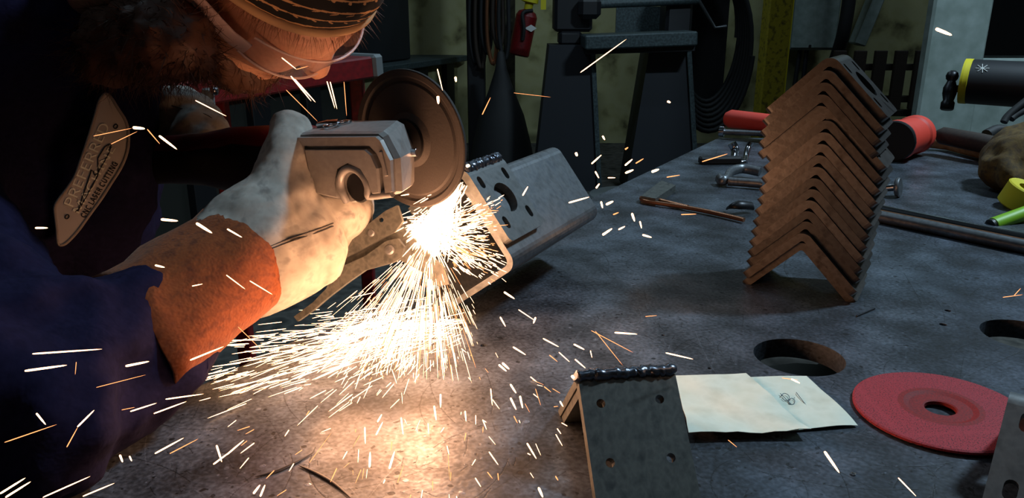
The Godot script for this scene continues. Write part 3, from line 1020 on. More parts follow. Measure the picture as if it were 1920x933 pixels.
	soft_body(bs, beard, 0.005, noise(61, 55.0, 3), 0.007)
	var bo := part(t, "beard", bs, M.hair)
	var rng := RandomNumberGenerator.new()
	rng.seed = 21
	var hs := new_st()
	for k in 5200:
		var q: Array = beard[rng.randi() % beard.size()]
		var o: Vector3 = q[0].lerp(q[1], rng.randf())
		var out := Vector3(rng.randfn(), rng.randfn(), rng.randfn()).normalized()
		var r := snap(beard, o + out * 0.03, -out)
		if field(beard, r) > 0.004:
			continue
		var flow := (out * 0.55 - c * 0.7 + f * 0.15 + Vector3(rng.randfn(), rng.randfn(), rng.randfn()) * 0.45).normalized()
		var curl := Vector3(rng.randfn(), rng.randfn(), rng.randfn()) * 0.006
		strand(hs, r - out * 0.003, flow, curl, rng.randf_range(0.012, 0.030), rng.randf_range(0.00025, 0.0005))
	var ho := part(bo, "beard_hair", hs, M.hair)
	ho.set_meta("kind", "stuff")
	# cap: soft dome with tan lines on black, hem rolled at the rim
	var cap_tex := cap_texture()
	var cm := StandardMaterial3D.new()
	cm.albedo_texture = cap_tex
	cm.roughness = 0.95
	var tilt := (c * 0.97 - f * 0.20).normalized()
	var cf := (f - tilt * f.dot(tilt)).normalized()
	var cs := tilt.cross(cf)
	var rim_o: Vector3 = H.call(-0.008, 0.042, 0)
	var prof := [[1.0, 0.0], [1.015, 0.014], [1.02, 0.03], [0.99, 0.05], [0.90, 0.072], [0.74, 0.088], [0.5, 0.098], [0.25, 0.102], [0.001, 0.103]]
	var cst := new_st()
	cst.set_smooth_group(0)
	var seg := 48
	var point := func(i: int, k: int) -> Vector3:
		var an := TAU * k / seg
		var w := 1.0 + 0.012 * sin(an * 5.0 + i)
		return rim_o + cf * (cos(an) * 0.1005 * prof[i][0] * w) + cs * (sin(an) * 0.0855 * prof[i][0] * w) + tilt * (prof[i][1] - 0.006 * sin(an * 2.0))
	for i in prof.size() - 1:
		for k in seg:
			for e in [[i, k], [i + 1, k + 1], [i, k + 1], [i, k], [i + 1, k], [i + 1, k + 1]]:
				cst.set_uv(Vector2(float(e[1]) / seg * 3.0, float(e[0]) / (prof.size() - 1)))
				cst.add_vertex(point.call(e[0], e[1]))
	var cap := part(t, "cap", cst, cm, "black cap with tan printed lines")
	var hem := new_st()
	var loop := []
	for k in 49:
		loop.append(point.call(0, k % 48))
	tube(hem, loop, 0.0050, 8)
	part(cap, "hem", hem, mat(Color(0.74, 0.58, 0.42), 0.9))
	hs = new_st()
	for k in 420:
		var an := rng.randf_range(-1.5, 1.3)
		var r: Vector3 = rim_o + cf * (cos(an) * 0.098) + cs * (sin(an) * 0.083) - tilt * rng.randf_range(0.0, 0.006)
		var out := (cf * cos(an) + cs * sin(an))
		strand(hs, r, (out * rng.randf_range(0.1, 0.9) - tilt * rng.randf_range(0.2, 0.9) + Vector3(rng.randfn(), rng.randfn(), rng.randfn()) * 0.2).normalized(), out * rng.randfn() * 0.004, rng.randf_range(0.010, 0.024), 0.00022)
	part(cap, "loose_hair", hs, M.hair_light).set_meta("kind", "stuff")
	# safety glasses
	var gs := new_st()
	var lens_pt := func(a: float, b: float) -> Vector3:     # a round the face, b up and down
		var r := 0.090 + 0.006 * cos(a)
		return H.call(0.012 + cos(a) * r, 0.006 + b, sin(a) * 0.078)
	gs.set_smooth_group(0)
	for i in 28:
		for j in 4:
			var q := []
			for e in [[i, j], [i + 1, j], [i + 1, j + 1], [i, j + 1]]:
				var a: float = lerpf(-1.22, 1.22, e[0] / 28.0)
				var edge := 1.0 - 0.35 * pow(absf(a) / 1.22, 3.0)
				q.append(lens_pt.call(a, lerpf(-0.030, 0.020, e[1] / 4.0) * edge))
			tri(gs, q[0], q[1], q[2])
			tri(gs, q[0], q[2], q[3])
	var glasses := part(t, "safety_glasses", gs, M.lens, "clear wraparound safety glasses")
	for b in [-0.030, 0.020]:
		var rs := new_st()
		var path := []
		for i in 29:
			var a := lerpf(-1.22, 1.22, i / 28.0)
			path.append(lens_pt.call(a, b * (1.0 - 0.35 * pow(absf(a) / 1.22, 3.0))))
		tube(rs, path, 0.0013, 6)
		part(glasses, "lens_rim", rs, M.frost)
	for e in [-1.0, 1.0]:
		var as_ := new_st()
		var path := [H.call(0.048, 0.000, 0.0735 * e), H.call(0.030, 0.000, 0.0795 * e), H.call(0.005, 0.003, 0.0835 * e), H.call(-0.025, 0.006, 0.0845 * e), H.call(-0.060, 0.004, 0.082 * e), H.call(-0.085, -0.008, 0.078 * e)]
		tube(as_, curve(path, 4), [0.0095, 0.0102, 0.0105, 0.0108, 0.0105, 0.0108, 0.011, 0.0108, 0.0105, 0.010, 0.0095, 0.009, 0.008, 0.0075, 0.007, 0.0065, 0.006, 0.0055, 0.005, 0.005, 0.0045], 10, 0.22, c)
		part(glasses, "temple_arm", as_, M.frost)
		var rs := new_st()
		for w in [[[0.022, 0.0055], [0.012, 0.0065], [-0.022, 0.0085]], [[0.022, -0.0035], [0.012, -0.0030], [-0.022, 0.0005]], [[0.022, 0.0055], [0.0235, 0.001], [0.022, -0.0035]]]:
			var p2 := []
			for q in w:
				p2.append(H.call(q[0], q[1], 0.0855 * e + (0.0016 * e if q[0] < 0 else -0.0016 * e * (q[0] / 0.022))))
			tube(rs, p2, 0.0006, 6)
		for i in 7:
			var x0 := 0.010 - i * 0.0042
			tube(rs, [H.call(x0, -0.0005, 0.0862 * e), H.call(x0 - 0.0018, 0.0042, 0.0862 * e)], 0.0005, 5)
		part(glasses, "moulded_lettering", rs, M.frost)
	# jacket
	var jacket := [
		[at(60, 20, 0.83), at(-30, 330, 0.86), 0.110, 0.165, 0.06], [chest, at(-60, 620, 0.90), 0.165, 0.165, 0.06], [at(-60, 620, 0.90), hips, 0.165, 0.150, 0.06],
		[neck1, at(190, 60, 0.80), 0.075, 0.060, 0.05], [at(60, 20, 0.80), shoulder, 0.10, 0.085, 0.06], [shoulder, at(-130, 560, 0.56), 0.082, 0.064, 0.04], [at(-130, 560, 0.56), elbow, 0.064, 0.060, 0.04],
		[elbow, at(250, 638, 0.565), 0.060, 0.046, 0.03], [at(250, 638, 0.565), at(330, 580, 0.60), 0.046, 0.040, 0.03], [at(70, 850, 0.49), at(250, 735, 0.53), 0.022, 0.020, 0.03], [at(250, 735, 0.53), at(318, 718, 0.55), 0.018, 0.012, 0.025],
		[at(0, 560, 0.53), at(110, 820, 0.47), 0.035, 0.025, 0.03], [at(60, 20, 0.90), far_shoulder, 0.10, 0.085, 0.06], [far_shoulder, far_elbow, 0.075, 0.060, 0.04], [far_elbow, at(250, 240, 0.92), 0.060, 0.045, 0.03],
		[at(222, 130, 0.80), at(240, 330, 0.81), 0.030, 0.026, 0.04], [at(232, 330, 0.81), at(190, 520, 0.82), 0.026, 0.026, 0.04]]
	var js := new_st()
	soft_body(js, jacket, 0.0085, noise(71, 12.0, 3), 0.016)
	part(t, "jacket", js, M.navy, "dark blue work jacket")
	var ls := new_st()
	soft_body(ls, [[hips, Vector3(hips.x, -0.62, hips.z + 0.12), 0.115, 0.085, 0.05], [Vector3(hips.x, -0.62, hips.z + 0.12), Vector3(hips.x - 0.02, -0.84, hips.z + 0.12), 0.085, 0.075, 0.03], [hips, Vector3(hips.x, -0.62, hips.z - 0.14), 0.115, 0.085, 0.05], [Vector3(hips.x, -0.62, hips.z - 0.14), Vector3(hips.x - 0.02, -0.84, hips.z - 0.14), 0.085, 0.075, 0.03]], 0.015)
	part(t, "trousers", ls, M.navy)
	for dz in [0.12, -0.14]:
		var bt := new_st()
		soft_body(bt, [[Vector3(hips.x - 0.03, -0.83, hips.z + dz), Vector3(hips.x - 0.03, -0.855, hips.z + dz), 0.05, 0.045, 0.02], [Vector3(hips.x - 0.03, -0.862, hips.z + dz), Vector3(hips.x + 0.12, -0.868, hips.z + dz), 0.036, 0.030, 0.03]], 0.012)
		part(t, "boot", bt, M.black_rubber)
	patch(t, jacket)
	near_glove(t)
	far_glove(t)

func strand(st: SurfaceTool, p: Vector3, d: Vector3, curl: Vector3, l: float, r: float) -> void:
	var side := d.cross(Vector3(0.3, 0.7, 0.2)).normalized() * r
	var other := d.cross(side).normalized() * r
	var a := p
	for i in 3:
		var b := a + d * (l / 3.0) + curl * (i * 0.4)
		var w0 := 1.0 - i / 3.0
		var w1 := 1.0 - (i + 1) / 3.0
		for e in [[side, other], [other, -side], [-side - other, side]]:
			put(st, a + e[0] * w0); put(st, b + e[0] * w1); put(st, a + e[1] * w0)
			if i < 2:
				put(st, a + e[1] * w0); put(st, b + e[0] * w1); put(st, b + e[1] * w1)
		a = b

func cap_texture() -> ImageTexture:      # printed cloth: black ground, tan bands and scrolls
	var w := 384
	var h := 256
	var im := Image.create(w, h, false, Image.FORMAT_RGB8)
	var nz := noise(81, 0.02, 3)
	for y in h:
		for x in w:
			var v := float(y) / h
			var a := float(x) / w * TAU
			var k := v * 26.0 + sin(a) * 0.35 + sin(a * 2.0) * 0.2
			var line := absf(fposmod(k, 2.6) - 1.3)
			var g := nz.get_noise_2d(x, y)
			var scroll := absf(sin(a * 6.0 + sin(v * 40.0) * 1.3)) * absf(sin(v * 30.0 + 0.6))
			var tan_ := line < 0.20 + g * 0.16 or (scroll > 0.93 and v > 0.12)
			im.set_pixel(x, y, Color(0.74, 0.56, 0.38) if tan_ else Color(0.075, 0.055, 0.05))
	return ImageTexture.create_from_image(im)

func patch(t: Node3D, jacket: Array) -> void:
	# flat embroidered patch on the chest; its plane leans with the cloth
	var folds := noise(71, 12.0, 3)
	var hit := func(x: float, y: float) -> Vector3:
		var p := at(x, y, 0.42)
		for i in 120:
			var dd := field(jacket, p) + folds.get_noise_3dv(p) * 0.016
			if dd < 0.0003:
				break
			p += dir(x, y).normalized() * dd * 0.6
		return p
	var q0: Vector3 = hit.call(196, 185)
	var q1: Vector3 = hit.call(118, 450)
	var q2: Vector3 = hit.call(236, 270)
	var n := (q1 - q0).cross(q2 - q0).normalized()
	if n.dot(ahead) > 0.0:
		n = -n
	var o := q0.lerp(q1, 0.5)
	var proud := 0.0
	for q in [[150, 330], [172, 320], [107, 400], [200, 300], [225, 220], [150, 420]]:
		var w: Vector3 = hit.call(q[0], q[1])
		proud = maxf(proud, (w - o).dot(n))
	o += n * (proud + 0.009)
	var px_dir := at(218, 303, 0.675) - at(155, 405, 0.675)      # reading direction
	var ex := (px_dir - n * px_dir.dot(n)).normalized()
	var ey := n.cross(ex).normalized()
	var P := Transform3D(Basis(ex, ey, n), o)
	var on := func(x: float, y: float) -> Vector2:
		var r := dir(x, y)
		var p: Vector3 = eye + r * ((o - eye).dot(n) / r.dot(n)) - o
		return Vector2(p.dot(ex), p.dot(ey))
	var outline := PackedVector2Array()
	for q in [[196, 176], [206, 180], [222, 205], [236, 228], [241, 255], [238, 285], [226, 315], [207, 345], [190, 372], [168, 402], [148, 430], [128, 452], [116, 459], [109, 455], [107, 430], [104, 405], [103, 388], [110, 374], [124, 356], [140, 332], [150, 305], [162, 270], [176, 225], [186, 190]]:
		outline.append(on.call(q[0], q[1]))
	X = P
	var st := new_st()
	plate(st, outline, [], -0.006, 0.0)
	var po := part(t, "chest_patch", st, M.patch, "pale stitched patch with lettering and a bird-like line drawing")
	st = new_st()
	var loop := []
	for i in outline.size() + 1:
		loop.append(Vector3(outline[i % outline.size()].x, outline[i % outline.size()].y, -0.0006))
	tube(st, curve(loop, 3), 0.0016, 7)
	part(po, "stitched_edge", st, M.patch_edge)
	# line drawing: a torch-like profile, two rivet rings
	st = new_st()
	for line in [[[146, 396], [172, 318], [176, 322], [177, 328], [183, 326], [184, 320], [184, 308], [184, 296], [196, 276], [205, 270], [209, 271]], [[146, 396], [160, 372], [183, 330], [186, 320], [206, 284], [208, 276]], [[141, 397], [148, 392]]]:
		var p3 := []
		for q in line:
			var v: Vector2 = on.call(q[0], q[1])
			p3.append(Vector3(v.x, v.y, 0.0003))
		tube(st, p3, 0.0005, 6)
	for i in 5:
		var v: Vector2 = on.call(207, 275)
		tube(st, [Vector3(v.x, v.y, 0.0003), Vector3(v.x + cos(i * 1.256) * 0.002, v.y + sin(i * 1.256) * 0.002, 0.0003)], 0.0004, 5)
	part(po, "line_drawing", st, M.ink)
	for q in [[217, 237], [126, 406]]:
		var v: Vector2 = on.call(q[0], q[1])
		var p3 := []
		for i in 13:
			p3.append(Vector3(v.x + cos(TAU * i / 12) * 0.0022, v.y + sin(TAU * i / 12) * 0.0015, 0.0003))
		st = new_st()
		tube(st, p3, 0.0005, 6)
		part(po, "printed_ring", st, M.ink)
	X = Transform3D()
	lettering(po, P, on.call(160, 409), on.call(222, 307), "CNC LASER CUTTING", 0.0050, M.ink, true)
	lettering(po, P, on.call(137, 388), on.call(206, 236), "PREFERRED", 0.0085, M.ink_white, false)
	lettering(po, P, on.call(148, 400), on.call(217, 278), "MACHINE", 0.0060, M.ink_white, false)

func lettering(parent: Node3D, P: Transform3D, a: Vector2, b: Vector2, text: String, high: float, m: Material, bold: bool) -> void:     # a line of text fitted between two points of a plane
	var tm := TextMesh.new()
	var font := SystemFont.new()
	font.font_names = PackedStringArray(["Droid Sans"])
	font.font_weight = 700 if bold else 400
	tm.font = font
	tm.text = text
	tm.font_size = 32
	tm.depth = 0.0
	tm.pixel_size = 0.01
	var arr := tm.get_mesh_arrays()
	var box_ := tm.get_aabb()
	var v: PackedVector3Array = arr[Mesh.ARRAY_VERTEX]
	var ex := (b - a)
	var ey := ex.normalized().orthogonal() * -1.0
	var out := PackedVector3Array()
	for q in v:
		var r := a + ex * ((q.x - box_.position.x) / box_.size.x) + ey * ((q.y - box_.position.y) / box_.size.y * high)
		out.append(P * Vector3(r.x, r.y, 0.0006))
	var nn := PackedVector3Array()
	nn.resize(out.size())
	nn.fill(P.basis.z)
	var am := ArrayMesh.new()
	var ar := []
	ar.resize(Mesh.ARRAY_MAX)
	ar[Mesh.ARRAY_VERTEX] = out
	ar[Mesh.ARRAY_NORMAL] = nn
	ar[Mesh.ARRAY_INDEX] = arr[Mesh.ARRAY_INDEX]
	am.add_surface_from_arrays(Mesh.PRIMITIVE_TRIANGLES, ar)
	am.surface_set_material(0, m)
	var o := MeshInstance3D.new()
	o.name = "lettering"
	o.mesh = am
	parent.add_child(o, true)
	if parent.get_parent() == self and not parent is MeshInstance3D:
		o.position = -parent.position

func near_glove(t: Node3D) -> void:
	# right hand: palm low on the body of the grinder, thumb laid over its top, fingers curled round from below
	var wrist := at(452, 482, 0.640)
	var prims := [
		[at(425, 495, 0.632), at(495, 460, 0.652), 0.045, 0.043, 0.02], [at(495, 455, 0.652), at(560, 440, 0.672), 0.043, 0.034, 0.025], [at(505, 505, 0.648), at(580, 478, 0.668), 0.033, 0.028, 0.025],
		# thumb, three joints
		[at(490, 420, 0.652), at(528, 345, 0.662), 0.034, 0.0255, 0.02], [at(528, 345, 0.662), at(541, 290, 0.672), 0.0240, 0.0222, 0.008], [at(541, 290, 0.672), at(544, 247, 0.682), 0.0226, 0.0190, 0.006],
		# index finger curling under the gear head
		[at(588, 408, 0.678), at(632, 406, 0.692), 0.0215, 0.0200, 0.007], [at(632, 406, 0.692), at(662, 403, 0.714), 0.0200, 0.0185, 0.004], [at(662, 403, 0.714), at(668, 376, 0.744), 0.0180, 0.0165, 0.004],
		# middle finger
		[at(588, 446, 0.680), at(618, 444, 0.712), 0.0225, 0.0195, 0.007], [at(618, 444, 0.712), at(622, 420, 0.745), 0.0190, 0.0180, 0.004], [at(622, 420, 0.745), at(606, 385, 0.772), 0.0175, 0.0160, 0.004],
		# ring finger
		[at(578, 478, 0.676), at(600, 474, 0.708), 0.0225, 0.0190, 0.007], [at(600, 474, 0.708), at(590, 440, 0.750), 0.0185, 0.0175, 0.004], [at(590, 440, 0.750), at(570, 395, 0.778), 0.0170, 0.0155, 0.004],
		# little finger
		[at(550, 508, 0.668), at(572, 502, 0.700), 0.0205, 0.0175, 0.007], [at(572, 502, 0.700), at(556, 465, 0.745), 0.0170, 0.0160, 0.004], [at(556, 465, 0.745), at(538, 420, 0.770), 0.0155, 0.0140, 0.004]]
	var st := new_st()
	soft_body(st, prims, 0.0035, noise(91, 28.0, 3), 0.0032)
	var g := part(t, "glove", st, M.leather, "pale leather work glove on the near hand")
	st = new_st()
	for off in [0.0, 3.6]:
		var line := []
		for q in [[478, 473], [500, 464], [530, 452], [565, 440], [600, 428], [625, 418]]:
			var sp := snap(prims, at(q[0], q[1] + off * 1.6, 0.58), dir(q[0], q[1] + off * 1.6).normalized(), 0.0)
			if absf(field(prims, sp)) < 0.004:
				line.append(sp)
		tube(st, curve(line, 4), 0.0005, 6)
	part(g, "seam", st, M.thread)
	# rust coloured suede cuff, open at the sleeve
	var a := at(244, 634, 0.556)
	var b := at(462, 474, 0.640)
	var y := (b - a).normalized()
	var x := y.cross(ahead).normalized()
	var z := x.cross(y)
	st = new_st()
	st.set_smooth_group(0)
	var nz := noise(93, 20.0, 2)
	var ring := func(v: float, k: int, inner: float) -> Vector3:
		var an := TAU * k / 56
		var r := lerpf(0.0500, 0.0485, v) + 0.0030 * sin(an * 2.0 + 0.6) * (1.0 - v) - inner
		var p: Vector3 = a.lerp(b, v) + x * (cos(an) * r) + z * (sin(an) * r * 0.92)
		return p + (x * cos(an) + z * sin(an)) * nz.get_noise_3dv(p) * 0.005 + y * (0.010 * cos(an) * (1.0 - v))
	var rows := [[0.0, 0.0], [0.12, 0.0], [0.25, 0.0], [0.4, 0.0], [0.55, 0.0], [0.7, 0.0], [0.85, 0.0], [0.97, 0.0], [1.0, 0.0015], [1.0, 0.006], [0.8, 0.003], [0.5, 0.0025], [0.2, 0.0025], [0.0, 0.0025]]
	for i in rows.size():
		var i2 := (i + 1) % rows.size()
		for k in 56:
			var p0: Vector3 = ring.call(rows[i][0], k, rows[i][1]); var p1: Vector3 = ring.call(rows[i][0], (k + 1) % 56, rows[i][1])
			var p2: Vector3 = ring.call(rows[i2][0], (k + 1) % 56, rows[i2][1]); var p3: Vector3 = ring.call(rows[i2][0], k, rows[i2][1])
			tri(st, p0, p2, p1)
			tri(st, p0, p3, p2)
	part(g, "suede_cuff", st, M.suede, "rust orange suede cuff")

func far_glove(t: Node3D) -> void:
	var prims := [
		[at(285, 235, 0.90), at(330, 225, 0.875), 0.040, 0.036, 0.02], [at(330, 225, 0.875), at(362, 225, 0.862), 0.034, 0.028, 0.02],
		[at(300, 205, 0.868), at(322, 200, 0.85), 0.018, 0.016, 0.010],
		[at(345, 208, 0.862), at(385, 222, 0.852), 0.0200, 0.0175, 0.010], [at(385, 222, 0.852), at(405, 246, 0.842), 0.0170, 0.0150, 0.006], [at(405, 246, 0.842), at(404, 268, 0.832), 0.0145, 0.0135, 0.006],
		[at(345, 225, 0.855), at(372, 238, 0.840), 0.0195, 0.0175, 0.010], [at(372, 238, 0.840), at(384, 262, 0.825), 0.0165, 0.0150, 0.005], [at(384, 262, 0.825), at(378, 282, 0.818), 0.0145, 0.0130, 0.005],
		[at(335, 238, 0.850), at(354, 252, 0.832), 0.0185, 0.0165, 0.010], [at(354, 252, 0.832), at(360, 276, 0.818), 0.0160, 0.0140, 0.005],
		[at(322, 248, 0.850), at(336, 264, 0.834), 0.0170, 0.0150, 0.010], [at(336, 264, 0.834), at(340, 284, 0.822), 0.0145, 0.0130, 0.005]]
	var st := new_st()
	soft_body(st, prims, 0.004, noise(92, 28.0, 3), 0.004)
	var g := part(t, "glove", st, M.leather, "pale leather work glove on the far hand")
	st = new_st()
	var line := []
	for q in [[322, 198], [350, 206], [385, 214], [405, 228]]:
		var sp := snap(prims, at(q[0], q[1], 0.76), dir(q[0], q[1]).normalized(), 0.0)
		if absf(field(prims, sp)) < 0.004:
			line.append(sp)
	tube(st, curve(line, 4), 0.0006, 6)
	part(g, "seam", st, M.thread)

# ------------------------------------------------------------------ things lying on the bench
func sheet(st: SurfaceTool, c: Array, lift: float, seed_: int, curl := 0.003) -> void:      # thin paper with a slight wave: corners in order
	var nz := noise(seed_, 6.0, 2)
	var n := 10
	var pt := func(i: int, j: int, low: float) -> Vector3:
		var u := float(i) / n; var v := float(j) / n
		var p: Vector3 = c[0].lerp(c[1], u).lerp(c[3].lerp(c[2], u), v)
		p.y = lift + (nz.get_noise_2d(p.x * 3.0, p.z * 3.0) + 0.5) * curl * (0.3 + v) - low
		return p
	for side in [0.0, 0.0004]:
		st.set_smooth_group(1 if side == 0.0 else 2)
		for i in n:
			for j in n:
				var q := [pt.call(i, j, side), pt.call(i + 1, j, side), pt.call(i + 1, j + 1, side), pt.call(i, j + 1, side)]
				poly(st, [q[0], q[1], q[2]], q[0] + Vector3(0, -1 if side == 0.0 else 1, 0))
				poly(st, [q[0], q[2], q[3]], q[0] + Vector3(0, -1 if side == 0.0 else 1, 0))
	st.set_smooth_group(-1)
	for i in n:
		for e in [[[i, 0], [i + 1, 0]], [[i, n], [i + 1, n]], [[0, i], [0, i + 1]], [[n, i], [n, i + 1]]]:
			poly(st, [pt.call(e[0][0], e[0][1], 0.0), pt.call(e[1][0], e[1][1], 0.0), pt.call(e[1][0], e[1][1], 0.0004), pt.call(e[0][0], e[0][1], 0.0004)], (c[0] + c[2]) * 0.5)
func flat_line(pts: Array, h: float) -> Array:
	var out := []
	for q in pts:
		out.append(gp(q[0], q[1], h))
	return out
func bench_things() -> void:
	var st := new_st()
	# two note sheets
	sheet(st, flat_line([[1395, 709], [1512, 706], [1608, 801], [1470, 812]], 0.0), 0.001, 14, 0.002)
	var note := part(self, "note_paper", st, M.paper)
	tag(note, "pale green note sheet with pencil scribble near the red disc", "paper", "note sheets on the bench")
	st = new_st()
	for l in [[[1464, 742], [1470, 737], [1478, 740], [1480, 748], [1472, 750], [1467, 745]], [[1478, 752], [1484, 746], [1490, 750], [1488, 757], [1480, 757], [1479, 752]], [[1463, 737], [1484, 758]], [[1489, 745], [1490, 746]], [[1493, 735], [1512, 760]]]:
		tube(st, curve(flat_line(l, 0.0024), 4), 0.00028, 5)
	part(note, "pencil_writing", st, M.pencil)
	st = new_st()
	sheet(st, flat_line([[1266, 713], [1398, 708], [1519, 823], [1290, 827]], 0.0), 0.004, 16, 0.004)
	tag(part(self, "note_paper", st, M.paper), "blank cream note sheet touching the welded angle piece", "paper", "note sheets on the bench")
	# red abrasive disc
	var c := gp(1761, 776)
	var disc := thing("cutting_disc", Vector3(c.x, 0, c.z), "worn red abrasive disc lying flat on the bench", "disc")
	st = new_st()
	X = Transform3D(Basis(Vector3(0, 0, 1), 0.03), Vector3(c.x, 0.0045, c.z))
	lathe(st, [Vector2(0.030, 0.0026), Vector2(0.045, 0.0016), Vector2(0.061, 0.0012), Vector2(0.0625, 0.0004), Vector2(0.0625, -0.0014), Vector2(0.061, -0.0022), Vector2(0.0111, -0.0022)], 72)
	part(disc, "abrasive_ring", st, M.red_disc)
	st = new_st()
	lathe(st, [Vector2(0.0112, -0.0022), Vector2(0.0112, 0.0006), Vector2(0.0122, 0.0012), Vector2(0.022, 0.0012), Vector2(0.026, 0.0028), Vector2(0.030, 0.0026)], 48)
	part(disc, "depressed_centre", st, M.red_core, "brighter red sunken centre")
	X = Transform3D()
	# red dead-blow mallet, head near the lens, handle out past the far edge
	var head := gp(1697, 258, 0.042)
	var tip := at(1362, 222, 1.90)
	var along := (tip - head)
	along.y = 0.0
	along = along.normalized()
	var ax := Vector3(-along.z, 0, along.x)
	if ax.z < 0.0:
		ax = -ax
	var mallet := thing("mallet", Vector3(head.x, 0, head.z), "red rubber mallet lying on the bench behind the bracket stack", "mallet")
	st = new_st()
	X = frame(head - ax * 0.065, ax)
	lathe(st, [Vector2(0, 0), Vector2(0.040, 0), Vector2(0.0415, 0.002), Vector2(0.0415, 0.024), Vector2(0.038, 0.029), Vector2(0.038, 0.097), Vector2(0.0415, 0.102), Vector2(0.0415, 0.124)], 32)
	part(mallet, "head", st, M.red_rubber)
	st = new_st()
	lathe(st, [Vector2(0.0415, 0.122), Vector2(0.0415, 0.128), Vector2(0.039, 0.130), Vector2(0, 0.130)], 32)
	part(mallet, "striking_face", st, M.black_rubber, "black worn striking face")
	X = Transform3D()
	st = new_st()
	tube(st, [head + along * 0.03, head + along * 0.20, head + along * 0.27, head + along * 0.30, tip - along * 0.012, tip], [0.015, 0.015, 0.0185, 0.0215, 0.0225, 0.016], 16)
	part(mallet, "handle", st, M.red_rubber)
	# loose clamp screw under the handle
	st = new_st()
	rod(st, at(1358, 247, 1.86), at(1440, 251, 1.80), 0.0065, 10)
	var sc := thing("clamp_screw", gp(1390, 262), "small steel clamp screw under the red mallet handle", "screw")
	part(sc, "shank", st, M.steel)
	st = new_st()
	rod(st, at(1349, 246, 1.865), at(1358, 247, 1.86), 0.013, 14)
	part(sc, "knob", st, M.chrome)
	# locking pliers half hidden by the stack
	var lp := gp(1385, 330)
	var pl := thing("locking_pliers", lp, "steel locking pliers half hidden left of the bracket stack", "pliers")
	st = new_st()
	var h := 0.02
	tube(st, curve([gp(1347, 333, 0.011), gp(1352, 338, 0.011), gp(1362, 336, 0.012), gp(1370, 322, 0.016), gp(1392, 316, 0.016), gp(1425, 322, 0.014)], 5), 0.009, 8, 0.6)
	part(pl, "lower_jaw", st, M.steel)
	st = new_st()
	tube(st, curve([gp(1365, 340, 0.010), gp(1395, 342, 0.010), gp(1430, 345, 0.010)], 4), 0.008, 8, 0.7)
	part(pl, "handle", st, M.steel)
	st = new_st()
	tube(st, curve([at(1372, 268, 1.62), at(1378, 280, 1.62), at(1377, 293, 1.60), at(1374, 305, 1.58)], 5), 0.009, 8, 0.5)
	tube(st, curve([at(1408, 268, 1.62), at(1402, 280, 1.62), at(1398, 296, 1.60), at(1396, 308, 1.57)], 5), 0.011, 8, 0.6)
	tube(st, curve([at(1374, 303, 1.575), at(1386, 308, 1.565), at(1396, 306, 1.57)], 4), 0.009, 8, 0.6)
	part(pl, "upper_jaw", st, M.chrome)
	st = new_st()
	box(st, gp(1350, 300, 0.0075), Vector3(0.085, 0.015, 0.022), 0.003, Basis(Vector3.UP, 0.05))
	part(pl, "black_grip", st, M.black_rubber)
	# flat bar offcut and wire rod
	var f := flat_line([[1202, 367], [1229, 372], [1267, 347], [1240, 338]], 0.012)
	st = new_st()
	var down := Vector3(0, -0.0119, 0)
	var cc: Vector3 = (f[0] + f[2]) * 0.5 + down * 0.5
	poly(st, f, cc)
	poly(st, [f[0] + down, f[1] + down, f[2] + down, f[3] + down], cc)
	for i in 4:
		poly(st, [f[i], f[(i + 1) % 4], f[(i + 1) % 4] + down, f[i] + down], cc)
	tag(part(self, "flat_bar", st, M.mill), "short grey flat bar offcut at the bench's left edge", "bar")
	st = new_st()
	tube(st, curve([gp(1395, 412, 0.005), gp(1330, 397, 0.005), gp(1270, 386, 0.005), gp(1215, 378, 0.005), gp(1202, 372, 0.005), gp(1212, 369, 0.005), gp(1232, 374, 0.005), gp(1290, 388, 0.006)], 5), 0.0035, 7)
	tag(part(self, "bent_rod", st, M.copper_rod), "thin rusty rod bent back on itself beside the flat bar", "rod")
	st = new_st()
	tube(st, curve([gp(1362, 391, 0.004), gp(1372, 386, 0.012), gp(1390, 384, 0.014), gp(1410, 386, 0.01)], 4), [0.002, 0.003, 0.003, 0.004, 0.005, 0.006, 0.007, 0.008, 0.008, 0.008, 0.008, 0.008, 0.008], 8, 0.5)
	tag(part(self, "scraper_blade", st, M.dark_steel), "dark curved blade poking out left of the bracket stack", "blade")
	# chrome rods
	for k in 3:
		st = new_st()
		var o := Vector3(0.008, 0, -0.017) * (k - 1)
		var a0 := gp(1630, 396, 0.009) + o
		var a1 := gp(1990, 470, 0.009) + o
		rod(st, a0, a1, 0.0088 if k != 1 else 0.006, 16)
		tag(part(self, "round_bar", st, [M.steel, M.copper_rod, M.chrome][k]), ["grey round bar nearest the lens, right of the stack", "thin brownish middle bar of the three right of the stack", "bright round bar farthest back of three right of the stack"][k], "bar", "round bars lying beside the stack")
	# swivel foot
	var sw := gp(1683, 366, 0.0)
	var swt := thing("swivel_foot", sw, "small round steel swivel pad right of the bracket stack", "clamp part")
	st = new_st()
	var fc := gp(1683, 351, 0.0165)
	var fn := (Vector3(0.75, 0.15, 0.6)).normalized()
	X = frame(fc, fn)
	lathe(st, [Vector2(0, -0.004), Vector2(0.0145, -0.003), Vector2(0.0165, 0), Vector2(0.0165, 0.003), Vector2(0.015, 0.0045), Vector2(0, 0.0045)], 24)
	X = Transform3D()
	part(swt, "pad", st, M.steel)
	st = new_st()
	rod(st, fc - fn * 0.003, fc - fn * 0.05 + Vector3(0, -0.004, 0), 0.006, 10)
	part(swt, "stem", st, M.chrome)
	# wooden handles
	var hm := thing("wood_hammer_handle", gp(1800, 285), "pale wooden handle lying behind the red mallet head", "handle")
	st = new_st()
	tube(st, [gp(1712, 262, 0.02), gp(1780, 268, 0.018), gp(1850, 285, 0.0175), gp(1960, 310, 0.0175)], [0.013, 0.016, 0.017, 0.017], 14)
	part(hm, "shaft", st, M.wood)
	st = new_st()
